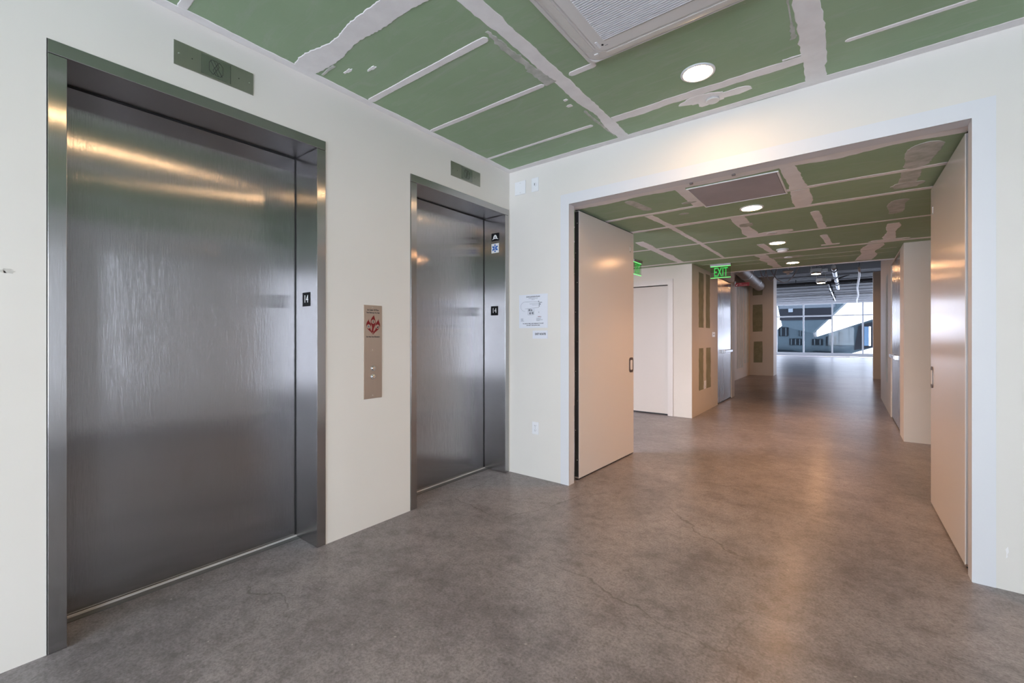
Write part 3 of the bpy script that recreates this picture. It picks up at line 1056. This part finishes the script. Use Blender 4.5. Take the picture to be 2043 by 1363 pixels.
# blank plate, key switch plate, power outlet
t = thing('blank_wall_plate', (.132, 0, 2.72), 'square blank white cover plate high beside the room corner', 'wall plate')
MB().box(.070, .195, -.007, -.0005, 2.654, 2.780).build('plate', 'plastic', t, .003)
for z in (2.672, 2.762):
    MB().lathe([(.0032, 0), (.0026, -.001)], (.132, -.007, z), 'y', 8).build('screw', 'screw', t)
t = thing('key_switch_plate', (.303, 0, 2.713), 'narrow white key switch plate high above the evacuation plan', 'wall plate')
MB().box(.264, .343, -.007, -.0005, 2.649, 2.777).build('plate', 'plastic', t, .003)
k = MB().lathe([(.017, 0), (.017, -.004), (.012, -.006)], (.303, -.007, 2.713), 'y', 20).build('key_cylinder', 'plastic', t)
MB().box(.3005, .3055, -.0145, -.0125, 2.704, 2.724).build('key_slot', 'dark', k)


def outlet(x, z0, z1, y, label, parent_axis='y'):
    w = .0735
    t = thing('power_outlet', (x, y, (z0 + z1) / 2), label, 'outlet')
    MB().box(x - w / 2, x + w / 2, y - .006, y - .0005, z0, z1).build('plate', 'plastic', t, .0025)
    for dz in (-.0205, .0205):
        zc = (z0 + z1) / 2 + dz
        f = MB().prism([(x + .0165 * math.cos(a) * 1.0, zc + .0145 * max(-.82, min(.82, math.sin(a)))) for a in [2 * PI * k / 24 for k in range(24)]], 'y', y - .0085, y - .006).build('socket', 'plastic', t)
        h = MB()
        for dx in (-.0062, .0062):
            h.box(x + dx - .0012, x + dx + .0012, y - .0092, y - .0084, zc - .001, zc + .0075)
        h.lathe([(.0022, 0), (.0022, -.0008)], (x, y - .0084, zc - .0075), 'y', 10)
        h.build('slots', 'dark', f)
    MB().lathe([(.003, 0), (.0024, -.001)], (x, y - .006, (z0 + z1) / 2), 'y', 8).build('screw', 'screw', t)
    return t


outlet(.3065, .402, .517, 0.0, 'white duplex power outlet low on the wall left of the casing')

# marks in the paint
m = MB().prism([(3.243, .165), (3.249, .172), (3.247, .185), (3.253, .20), (3.250, .225), (3.241, .21), (3.245, .19)], 'y', -.0012, .001)
struct(m.build('trim_dent', 'compound'), 'small chipped dent low on the wall right of the casing')
m = MB()
m.prism([(-3.19 + random.uniform(-.012, .012) + .020 * math.cos(a), 1.562 + .010 * math.sin(a) + random.uniform(-.003, .003)) for a in [2 * PI * k / 16 for k in range(16)]], 'x', -.001, .0009)
struct(m.build('trim_scuff', plain('scuff_grey', (.55, .53, .49), .7)), 'faint grey scuff on the wall left of the nearer elevator')


# ------------------------------------------------------------------ corridor double doors (held open)
def fire_door(side, label):
    """side -1: left leaf, +1: right leaf. Built about the hinge edge then swung to its open position."""
    if side < 0:
        H, Fp = Vector((0.659, 0.182)), Vector((0.697, 1.362))
        nrm = Vector((-1, 0))     # thickness goes away from the corridor
    else:
        H, Fp = Vector((3.122, 0.178)), Vector((3.110, 1.361))
        nrm = Vector((1, 0))
    d = (Fp - H)
    Lw = d.length
    d.normalize()
    nn = Vector((-d.y, d.x))
    if nn.dot(nrm) < 0:
        nn = -nn
    t = thing('corridor_door', (H.x, H.y, 0), label, 'door')

    def X(u, w, z):      # u along the leaf, w into the thickness (face at w=0)
        p = H + d * u + nn * w
        return (p.x, p.y, z)
    z0, z1 = 0.014, 2.452
    MB().box(0.002, Lw, 0, .046, z0, z1).xf(X).build('leaf', 'door', t, .0015)
    MB().box(-.0015, .0030, .003, .0445, z0 + .012, z1 - .004).xf(X).build('hinge_edge', 'dark' if side < 0 else 'galv', t)
    MB().box(-.002, Lw, .006, .040, .004, z0).xf(X).build('bottom_seal', 'dark', t)
    MB().box(.0, Lw, .008, .038, z1, z1 + .010).xf(X).build('top_seal', 'dark', t)
    MB().box(-.003, .02, .001, .046, z0 - .002, z0 + .010).xf(X).build('edge_cap', 'chrome', t)
    for k in range(9):
        MB().lathe([(.0042, 0), (.003, -.0018)], (-.0015, 0, .0), 'x', 8).xf(lambda a, b, c, k=k: X(a, .020 + b + (.012 if k % 2 else -.004), 0.18 + k * .27 + c)).build('edge_screw', 'screw', t)
    # flush pull: rounded plate with a cup coloured white for its window reflection

    def rr(u0, u1, za, zb, r, n=6):
        pts = []
        for cx_, cz_, a0 in ((u1 - r, zb - r, 0), (u0 + r, zb - r, PI / 2), (u0 + r, za + r, PI), (u1 - r, za + r, 1.5 * PI)):
            for k in range(n + 1):
                a = a0 + k * PI / 2 / n
                pts.append((cx_ + r * math.cos(a), cz_ + r * math.sin(a)))
        return pts
    u1 = Lw - .012
    m = MB().prism(rr(u1 - .105, u1, .912, 1.076, .032), 'y', -.004, .002).xf(X)
    p = m.build('flush_pull', 'pull', t)
    MB().prism(rr(u1 - .080, u1 - .025, .940, 1.048, .012), 'y', -.0052, -.003).xf(X).build('pull_cup', 'pull_cup', p)
    MB().box(Lw - .098, Lw - .086, -.002, .001, 2.243, 2.298).xf(X).build('latch_slot', 'plastic', t)
    for zz in (2.243, 2.298):
        MB().lathe([(.008, 0), (.006, -.0025)], (Lw - .092, -.001, zz), 'y', 10).xf(X).build('latch_stud', 'chrome', t)
    return t


fire_door(-1, 'cream corridor door held open on the left of the opening')
fire_door(1, 'cream corridor door held open edge on, on the right of the opening')
# latch keepers in the head of the opening
t = thing('door_keeper', (1.77, .10, OZ), 'pair of small latch keepers under the head of the opening', 'latch')
for x in (1.66, 1.95):
    MB().box(x - .012, x + .012, .098, .112, OZ - .012, OZ + .001).build('keeper', 'pull', t, .002)

# alcove door in the wall across the left recess
d3 = thing('door_3', (-.22, 3.99, 0), 'flush cream door in the wall across the left alcove', None, None, 'structure')
MB().box(-.672, .230, 3.985, 4.03, .022, 2.155).build('leaf', 'door_alcove_dim', d3, .0015)
fr = MB()
fr.box(-.765, -.68, 3.938, 4.06, 0, 2.165).box(.238, .323, 3.938, 4.06, 0, 2.165).box(-.765, .323, 3.938, 4.06, 2.165, 2.255)
fr.build('door_frame', 'casing_alcove_dim', d3)
MB().box(-.672, .230, 3.99, 4.02, .004, .022).build('bottom_gap', 'dark', d3)
h = MB().lathe([(.026, 0), (.026, -.008)], (-.60, 3.985, 1.02), 'y', 20)
h.tube([(-.60, 3.975, 1.02), (-.60, 3.93, 1.02), (-.49, 3.93, 1.02)], .009, 10)
h.build('lever_handle', 'chrome', d3)


# steel doors in the corridor side walls, each with a push bar
def steel_door(name, x, sgn, y0, y1, by0, by1, label):
    t = thing(name, (x, (y0 + y1) / 2, 0), label, None, None, 'structure')
    MB().box(x, x - sgn * .045, y0 + .03, y1 - .012, .02, 2.440).build('leaf', 'steel_hall', t, .001)
    MB().box(x - sgn * .012, x - sgn * .10, y0, y0 + .03, .0, 2.455).build('side_gap', 'dark', t)
    MB().box(x - sgn * .004, x - sgn * .05, y0, y1, .0025, .02).build('bottom_gap', 'dark', t)
    MB().box(x - sgn * .055, x - sgn * .10, y0 + .03, y1, .0, 2.455).build('backing', 'dark', t)
    b = MB().box(x, x + sgn * .05, by0, by0 + .09, .975, 1.045).build('bar_case', 'galv', t, .006)
    MB().box(x + sgn * .022, x + sgn * .056, by0 + .09, by1, .985, 1.035).build('push_bar', 'steel_hall', t, .006)
    MB().box(x, x + sgn * .05, by1, by1 + .04, .980, 1.040).build('bar_end', 'galv', t, .006)
    MB().box(x, x + sgn * .006, y1 - .2, y1 - .19, 2.32, 2.39).build('top_stud', 'chrome', t)
    return t


steel_door('door_4', .604, 1, 5.69, 6.96, 6.04, 6.84, 'satin steel door with push bar in the left side wall')
steel_door('door_5', 3.158, -1, 4.44, 6.03, 4.75, 5.7, 'satin steel door with push bar in the right side wall')

# card reader and outlet on the left side wall
t = thing('light_switch', (.617, 5.345, 1.345), 'white switch plate on the side wall beside the left steel door', 'switch')
MB().box(.6175, .624, 5.25, 5.45, 1.30, 1.392).build('plate', 'plastic', t, .002)
MB().box(.6235, .6265, 5.30, 5.40, 1.345, 1.352).build('rocker', 'black', t)
t = thing('power_outlet', (.617, 4.74, .47), 'white power outlet low between the green wall strips', 'outlet')
MB().box(.619, .626, 4.675, 4.805, .40, .54).build('plate', 'plastic', t, .002)
for dz in (-.03, .03):
    f = MB().box(.6255, .6285, 4.715, 4.765, .47 + dz - .02, .47 + dz + .02).build('socket', 'plastic', t, .001)
    MB().box(.6283, .6292, 4.732, 4.736, .47 + dz - .008, .47 + dz + .008).build('slot', 'dark', f)


# ------------------------------------------------------------------ exit signs
def exit_sign(facing, x0, x1, y0, y1, label):
    zt, zb = 2.440, 2.252
    t = thing('exit_sign', ((x0 + x1) / 2, (y0 + y1) / 2, ZH), label, 'exit sign')
    if facing == 'y-':
        y = y0
        MB().box(x0, x1, y - .004, y + .004, zb, zt).build('panel', 'acrylic', t)
        MB().box(x0, x1, y - .0055, y + .0055, zt - .006, zt + .001).build('lit_edge', 'green_edge', t)
        MB().box(x0, x1, y - .0055, y + .0055, zb - .001, zb + .006).build('lit_edge', 'green_edge', t)
        MB().box(x0 - .002, x1 + .002, y - .02, y + .02, zt + .001, ZH - .002).build('canopy', 'panel_grey', t)
        text_part('EXIT', .205, ((x0 + x1) / 2 + .005, y - .0058, zb + .024), 'y-', 'green_glow', t, sx=.50, bold=.002)
    else:
        x = x0
        MB().box(x - .004, x + .004, y0, y1, zb, zt).build('panel', 'acrylic', t)
        MB().box(x - .0055, x + .0055, y0, y1, zt - .006, zt + .001).build('lit_edge', 'green_edge', t)
        MB().box(x - .0055, x + .0055, y0, y1, zb - .001, zb + .006).build('lit_edge', 'green_edge', t)
        MB().box(x - .02, x + .02, y0 - .002, y1 + .002, zt + .001, ZH - .002).build('canopy', 'panel_grey', t)
        text_part('EXIT', .205, (x + .0058, (y0 + y1) / 2, zb + .024), 'x+', 'green_glow', t, sx=.50, bold=.002)
    return t


exit_sign('y-', .824, 1.122, 4.262, 4.262, 'green lit EXIT sign hanging at the end of the corridor ceiling')
exit_sign('x+', .037, .037, 2.985, 3.29, 'green lit EXIT sign half hidden behind the open left door')

# red fire extinguisher arrow sign on the end of the left side wall
t = thing('extinguisher_sign', (.66, 7.0, 2.4), 'red arrow sign with white lettering beyond the left steel door', 'sign')
MB().box(.625, .905, 7.262, 7.272, 2.408, 2.486).build('plate', 'red_sign', t, .002)
MB().box(.60, .64, 7.252, 7.280, 2.46, 2.52).build('bracket', 'plastic', t)
text_part('FIRE', .030, (.70, 7.2615, 2.450), 'y-', 'pink_ink', t, align='LEFT')
text_part('EXTINGUISHER', .026, (.70, 7.2615, 2.420), 'y-', 'pink_ink', t, align='LEFT', sx=.95)
MB().prism([(.645, 2.420), (.672, 2.420), (.672, 2.427), (.657, 2.427), (.682, 2.455), (.676, 2.460), (.652, 2.433), (.652, 2.446), (.645, 2.446)], 'y', 7.2605, 7.2625).build('arrow', 'white_ink', t)


# ------------------------------------------------------------------ air conditioning cassette
t = thing('air_conditioner', (1.895, -1.53, ZC), 'white ceiling air conditioning cassette with slatted grille', 'air conditioner')
X0, X1, Y0, Y1 = 1.420, 2.370, -2.005, -1.055


def rrect(x0, x1, y0, y1, r, n=7):
    pts = []
    for cx_, cy_, a0 in ((x1 - r, y1 - r, 0), (x0 + r, y1 - r, PI / 2), (x0 + r, y0 + r, PI), (x1 - r, y0 + r, 1.5 * PI)):
        for k in range(n + 1):
            a = a0 + k * PI / 2 / n
            pts.append((cx_ + r * math.cos(a), cy_ + r * math.sin(a)))
    return pts


def rings(loops, closed=True):
    """loops: list of (pts, z); quads between successive loops."""
    vs, fs = [], []
    n = len(loops[0][0])
    for pts, z in loops:
        vs += [(a, b, z) for a, b in pts]
    for i in range(len(loops) - 1):
        for k in range(n):
            k2 = (k + 1) % n
            fs.append([i * n + k, i * n + k2, (i + 1) * n + k2, (i + 1) * n + k])
    m_ = MB()
    m_.add(vs, fs)
    return m_


def inset(i, r):
    return rrect(X0 + i, X1 - i, Y0 + i, Y1 - i, max(r, .004))


rings([(inset(0, .035), ZC - .001), (inset(0, .035), ZC - .012), (inset(.004, .032), ZC - .016), (inset(.026, .030), ZC - .020), (inset(.032, .045), ZC - .026),
       (inset(.034, .045), ZC - .034), (inset(.036, .045), ZC - .028), (inset(.036, .045), ZC - .001), (inset(0, .035), ZC - .001)]).build('outer_frame', 'grille', t)
rings([(inset(.036, .045), ZC - .002), (inset(.036, .045), ZC - .028), (inset(.046, .06), ZC - .036), (inset(.104, .05), ZC - .044), (inset(.108, .05), ZC - .040), (inset(.108, .05), ZC - .002), (inset(.036, .045), ZC - .002)]).build('inner_frame', 'grille', t)
# four louvre vanes lying in the inner frame
for sx_, sy_ in ((1, 0), (-1, 0), (0, 1), (0, -1)):
    m = MB()
    L2 = .33
    pr = [(.046, -.0365), (.058, -.0415), (.076, -.0445), (.096, -.0455), (.096, -.0425), (.046, -.0340)]
    vs = []
    for e in (-L2, L2):
        for i_, z in pr:
            if sx_:
                xx = X1 - i_ if sx_ > 0 else X0 + i_
                vs.append((xx, (Y0 + Y1) / 2 + e, ZC + z))
            else:
                yy = Y1 - i_ if sy_ > 0 else Y0 + i_
                vs.append(((X0 + X1) / 2 + e, yy, ZC + z))
    k = len(pr)
    m.add(vs, [[i, (i + 1) % k, k + (i + 1) % k, k + i] for i in range(k)] + [list(range(k)), list(range(k, 2 * k))])
    m.build('vane', 'vane', t)
gx0, gx1, gy0, gy1 = 1.598, 2.192, -1.825, -1.245
gp = rings([(inset(.110, .045), ZC - .012), (inset(.110, .045), ZC - .042), (inset(.113, .043), ZC - .046), (inset(.118, .040), ZC - .047),
            (rrect(gx0, gx1, gy0, gy1, .004), ZC - .047), (rrect(gx0, gx1, gy0, gy1, .004), ZC - .012), (inset(.110, .045), ZC - .012)]).build('grille_panel', 'grille', t)
MB().box(gx0 - .01, gx1 + .01, gy0 - .01, gy1 + .01, ZC - .028, ZC - .020).build('filter_back', plain('filter_grey', (.06, .058, .055), .9), t)
s0 = MB().box(gx0 - .004, gx1 + .004, gy0, gy0 + .0068, ZC - .050, ZC - .034).build('slat', 'plastic', t)
k = 1
while gy0 + k * .0138 + .006 < gy1 + .001:
    c = s0.copy()
    c.location = (0, k * .0138, 0)
    c.parent = t
    COL.objects.link(c)
    k += 1
for x in (1.745, 1.895, 2.045):
    MB().box(x - .003, x + .003, gy0, gy1, ZC - .036, ZC - .026).build('grille_rib', 'plastic', t)
MB().box(1.548, 1.562, -1.260, -1.205, ZC - .0485, ZC - .046).build('sensor_strip', 'plastic', t, .001)
MB().lathe([(.006, 0), (.006, -.0015)], (1.575, -1.222, ZC - .047), 'z', 12).build('sensor', 'black', t)
for x, y in ((1.553, -1.236), (1.592, -1.208)):
    MB().box(x - .008, x + .008, y - .0015, y + .0015, ZC - .0476, ZC - .0465).build('panel_mark', 'grey_ink', t)
MB().box(1.500, 1.522, -1.168, -1.150, ZC - .0465, ZC - .036).build('corner_clip', 'grille', t)


# ------------------------------------------------------------------ downlights, detectors, access panel
def beam(x, y, z, watts, parent, col):
    d = bpy.data.lights.new('lamp_beam', 'SPOT')
    d.energy = watts
    d.color = col
    d.spot_size = math.radians(125)
    d.spot_blend = 0.9
    d.shadow_soft_size = .075
    o = bpy.data.objects.new('lamp_beam', d)
    COL.objects.link(o)
    o.parent = parent
    o.location = Vector((x, y, z - .012)) - world_loc(parent)


def downlight(x, y, z, mat, label, grp, r=.085, watts=0):
    t = thing('downlight', (x, y, z), label, 'downlight', grp)
    MB().lathe([(r * .94, 0.003), (r * 1.14, 0), (r * 1.14, -.004), (r * 1.10, -.007), (r * .97, -.008), (r * .945, -.006), (r * .94, .003)], (x, y, z), 'z', 40).build('trim_ring', 'plastic', t)
    MB().lathe([(r * .942, -.0035), (r * .7, -.0042), (r * .3, -.0046)], (x, y, z), 'z', 40).build('lens', mat, t)
    if watts:
        beam(x, y, z, watts, t, LAMP_LOBBY if mat == 'lens_lobby' else LAMP_WARM)
    return t


G = 'recessed downlights'
l1 = downlight(1.885, -.580, ZC, 'lens_lobby', 'round lit downlight in the lobby ceiling near the air conditioner', 'lobby downlights', watts=SPOT_L)
copy_tree(l1, (0.0, -2.30, 0), 'lit lobby downlight behind the air conditioner, out of view')
h1 = downlight(1.905, 1.130, ZH, 'lens_hall', 'nearest lit downlight in the corridor ceiling beside the grey hatch', G, watts=SPOT_H)
copy_tree(h1, (-.005, 1.856, 0), 'second lit downlight along the corridor ceiling')
copy_tree(h1, (0, 3.692, 0), 'farthest lit downlight at the edge of the corridor ceiling')
downlight(-.45, 3.2, ZH, 'lens_dim', 'dim downlight in the left alcove, hidden by the door', G)
downlight(3.9, 3.1, ZH, 'lens_dim', 'dim downlight in the right alcove, hidden by the door', G)

t = thing('sprinkler_cover', (1.885, -.216, ZC), 'round white sprinkler cover plate in the lobby ceiling near the downlight', 'sprinkler')
MB().lathe([(.040, -.001), (.040, -.012), (.042, -.013), (.042, -.016), (.039, -.018)], (1.885, -.216, ZC), 'z', 32).build('cover', 'grille', t)
t = thing('sprinkler_cover', (1.917, 2.353, ZH), 'flat white sprinkler cover in the corridor ceiling', 'sprinkler')
MB().lathe([(.050, -.001), (.050, -.006), (.048, -.008)], (1.917, 2.353, ZH), 'z', 28).build('cover', 'grille', t)
t = thing('smoke_detector', (1.903, 3.478, ZH), 'white domed smoke detector behind the second corridor downlight', 'detector')
MB().lathe([(.072, 0), (.072, -.012), (.066, -.016)], (1.903, 3.478, ZH), 'z', 32).build('base', 'plastic', t)
MB().lathe([(.060, -.014), (.058, -.034), (.040, -.046), (.015, -.049)], (1.903, 3.478, ZH), 'z', 32).build('dome', 'plastic', t)
t = thing('speaker_plate', (1.903, 4.217, ZH), 'small pale disc in the ceiling before the farthest downlight', 'detector')
MB().lathe([(.055, 0), (.055, -.008), (.05, -.011)], (1.903, 4.217, ZH), 'z', 28).build('cover', 'plastic', t)

t = thing('access_hatch', (1.89, .54, ZH), 'grey rectangular access hatch in the corridor ceiling', 'hatch')
m = MB()
for a in ((1.583, 1.594, .243, .840), (2.198, 2.210, .243, .840), (1.594, 2.198, .243, .252), (1.594, 2.198, .830, .840)):
    m.box(a[0], a[1], a[2], a[3], ZH - .008, ZH - .0005)
m.build('frame', 'compound', t)
MB().box(1.597, 2.195, .255, .827, ZH - .0055, ZH - .0005).build('hatch_panel', 'panel_grey', t)
MB().box(2.1945, 2.1985, .252, .830, ZH - .0058, ZH - .0004).build('hatch_gap', 'dark', t)


# ------------------------------------------------------------------ services in the open ceiling beyond
def hanging_lamp(x, y, z, label):
    t = thing('hung_downlight', (x, y, ZD), label, 'downlight', 'hung office downlights')
    MB().box(x - .13, x + .13, y - .09, y + .09, z + .03, z + .15).build('housing', 'galv', t, .01)
    MB().lathe([(.105, 0), (.11, .02), (.11, .05)], (x, y, z), 'z', 28).build('trim_ring', 'galv', t)
    MB().lathe([(.098, -.002), (.05, -.006)], (x, y, z), 'z', 28).build('lens', 'lens_hall', t)
    for dx in (-.11, .11):
        MB().tube([(x + dx, y, z + .145), (x + dx, y, ZD - .04)], .006, 6).build('hanger_rod', 'galv', t)
    MB().box(x + .13, x + .25, y - .05, y + .05, z + .05, z + .12).build('junction_box', 'galv', t)
    return t


hanging_lamp(1.925, 10.61, 2.95, 'first downlight hung from the dark open ceiling')
hanging_lamp(1.933, 13.05, 2.95, 'second downlight hung lower in the far open ceiling')
t = thing('smoke_detector', (1.248, 11.16, 3.12), 'smoke detector hung under the dark open ceiling', 'detector')
MB().lathe([(.13, .03), (.13, .0), (.10, -.03), (.06, -.035)], (1.248, 11.16, 3.14), 'z', 28).build('base', 'plastic', t)
MB().lathe([(.035, -.03), (.035, -.07), (.02, -.09)], (1.248, 11.16, 3.14), 'z', 16).build('sensor_head', 'plastic', t)
MB().tube([(1.248, 11.16, 3.16), (1.248, 11.16, ZD - .04)], .012, 8).build('stem', 'galv', t)

t = thing('spiral_duct', (2.28, 12.2, 3.3), 'silver round pipe with black clamps under the deck', 'pipe')
MB().tube([(2.262, 12.1 + k * .62, 3.30) for k in range(13)], .058, 16).build('pipe', 'galv', t)
for y in (12.9, 14.6, 16.4, 17.1, 19.4):
    MB().tube([(2.262, y - .06, 3.30), (2.262, y + .06, 3.30)], .075, 16).build('clamp', 'black_metal', t)
for y in (14.6, 17.1):
    MB().tube([(2.262, y, 3.35), (2.262, y, ZD + .02)], .01, 6).build('hanger_rod', 'black_metal', t)
MB().tube([(2.10, 15.2, 3.22), (2.26, 15.2, 3.26), (2.50, 15.3, 3.36), (2.62, 15.4, 3.40)], .02, 8).build('branch', 'black_metal', t)

t = thing('conduit', (2.85, 12.1, 3.3), 'pale flexible conduit running under the deck to the windows', 'conduit')
MB().tube([(2.825 + .02 * math.sin(k * .8) + k * .010, 11.8 + k * 1.0, 3.18 + .015 * math.sin(k * .9)) for k in range(18)], .03, 10).build('tube', 'frame_white', t)
for k in (2, 5, 9, 13):
    MB().tube([(2.84 + k * .01, 11.8 + k, 3.20), (2.84 + k * .01, 11.8 + k, ZD + .02)], .008, 6).build('hanger_rod', 'galv', t)

t = thing('conduit', (1.95, 19.5, 3.4), 'thin silver conduit with black straps under the deck', 'conduit')
MB().tube([(1.95 + k * .004, 18.6 + k * 1.0, 3.42) for k in range(11)], .028, 10).build('tube', 'galv', t)
for k in (1, 3, 6, 9):
    MB().box(1.90, 2.02, 18.6 + k - .05, 18.6 + k + .05, 3.38, 3.615).build('strap', 'black_metal', t)

t = thing('sprinkler_pipe', (1.8, 17.85, 3.3), 'black sprinkler pipe crossing under the corrugated deck', 'pipe')
MB().tube([(-6, 17.85, 3.45), (9, 17.75, 3.45)], .055, 12).build('pipe', 'black_metal', t)
for x in (-2.0, .9, 3.4, 6.0):
    MB().tube([(x, 17.8, 3.45), (x, 17.8, ZD)], .012, 6).build('hanger_rod', 'black_metal', t)
for x in (1.2, 2.7, 3.0):
    MB().tube([(x, 17.8, 3.45), (x, 17.8, 3.36)], .022, 8).build('sprinkler_head', 'black_metal', t)

t = thing('round_duct', (.35, 10, 3.0), 'wrapped tan duct above the left corridor return', 'duct')
MB().tube([(.42, 7.4, 3.05), (.38, 9.2, 3.05), (.33, 10.4, 3.05), (.27, 12.0, 3.02), (.23, 13.3, 3.00)], .16, 20).build('duct_body', 'duct_wrap', t)
for y, x in ((8.6, .395), (10.2, .335), (12.3, .262)):
    MB().tube([(x, y - .03, 3.04), (x, y + .03, 3.04)], .17, 20).build('band', 'galv', t)
for y, x in ((9.2, .38), (11.8, .28)):
    MB().tube([(x, y, 3.20), (x, y, ZD - .04)], .01, 6).build('hanger_rod', 'galv', t)

t = thing('cable_bundle', (1.3, 9.5, 3.5), 'grey cables drooping in loops from the dark deck', 'cable')
for (xa, xb, y, zl) in ((.80, 1.75, 10.0, 2.72), (.75, 1.15, 10.2, 2.80), (.70, .98, 9.7, 2.86)):
    MB().tube([(xa + (xb - xa) * k / 16, y + .01 * math.sin(k), ZD - .055 - (ZD - .055 - zl) * (1 - ((k - 8) / 8.0) ** 2)) for k in range(17)], .012, 6).build('cable', 'panel_grey', t)
t = thing('cable_coil', (3.05, 8.4, 3.3), 'loose grey cable loops above the right side wall', 'cable')
for k in range(3):
    MB().tube([(3.02 + .14 * (k + 1) * math.cos(a) * .6, 8.0 + k * .1, 3.36 + .055 * (k + 1) * math.sin(a)) for a in [PI / 2 + j * PI / 12 for j in range(13)]] + [(3.14, 8.0 + k * .1, 3.36 - .055 * (k + 1))], .009, 6).build('cable', 'panel_grey', t)


# ------------------------------------------------------------------ building outside the far windows
bl = thing('neighbour_building', (0, 46, -1), 'dark grey angular building outside the far windows', 'building')
MB().prism([(-9, -1.5), (-9, 0.6), (-3.9, 1.0), (-2.5, 2.37), (-2.0, 2.85), (-.30, 2.6), (-.02, 2.1), (.017, 1.212), (4.266, 2.836), (10, 5.0), (10, 2.4), (4.266, .344), (2.75, -.217), (2.5, -1.5)], 'y', 46, 52).build('wall', 'clad', bl)
for (x0, x1, z0, z1) in ((-1.84, -.88, 2.47, 3.1), (-2.75, -1.96, 1.354, 2.2), (-1.88, -.88, .50, 1.114), (-.10, .74, .52, 1.08), (.965, 1.705, .487, 1.306), (1.96, 2.14, .447, 1.70), (-1.10, -.90, 1.35, 2.2), (0.0, .2, 2.3, 2.31)):
    if z1 - z0 < .05:
        continue
    w = MB().box(x0, x1, 45.93, 46.05, z0, min(z1, 2.68)).build('window', 'far_glass', bl)
    n = max(1, int((x1 - x0) / .33))
    for k in range(n):
        xx = x0 + (k + .5) * (x1 - x0) / n
        MB().box(xx - .05, xx + .04, 45.91, 45.935, z0 + .03, min(z1, 2.68) - .03).build('curtain', 'curtain', w)
MB().prism([(3.0, .12), (3.308, 2.28), (4.3, 2.60), (5.4, 2.9), (5.4, .70), (4.266, .40)], 'y', 45.85, 46.1).build('dark_panel', 'clad_dark', bl)
w = MB().box(3.69, 4.0, 45.78, 45.9, .515, 2.19).build('window', 'blue_glass', bl)
MB().box(4.0, 4.14, 45.76, 45.9, .515, 2.19).build('frame_post', 'frame_white', w)
MB().prism([(-6, -.6), (-6, .0), (-2.5, .05), (-1.6, -.0), (-.6, -.25), (.2, .0), (1.2, -.05), (2.4, -.25), (2.4, -.6)], 'y', 45.4, 45.95).build('plinth', 'far_glass', bl)

ov = thing('roof_overhang', (0, 41, 3), 'dark angular roof overhang outside the far windows', 'roof')
MB().prism([(-2.52, 5.4), (-2.24, 3.58), (-1.98, 2.264), (-.884, 1.9), (.175, 1.62), (2.413, 4.098), (3.6, 5.4)], 'y', 41, 44).build('overhang_slab', 'clad', ov)
MB().box(-2.15, 1.55, 40.95, 41.05, 2.72, 3.66).build('recess', 'clad_dark', ov)
MB().box(-2.2, 1.75, 40.9, 41.05, 3.72, 4.06).build('soffit_band', plain('soffit_grey', (.05, .06, .07), .9, spec=.05), ov)
MB().box(-1.5, -1.17, 40.88, 41.0, 3.41, 3.72).build('lamp_box', plain('lamp_box_grey', (.10, .12, .14), .9, spec=.05), ov)
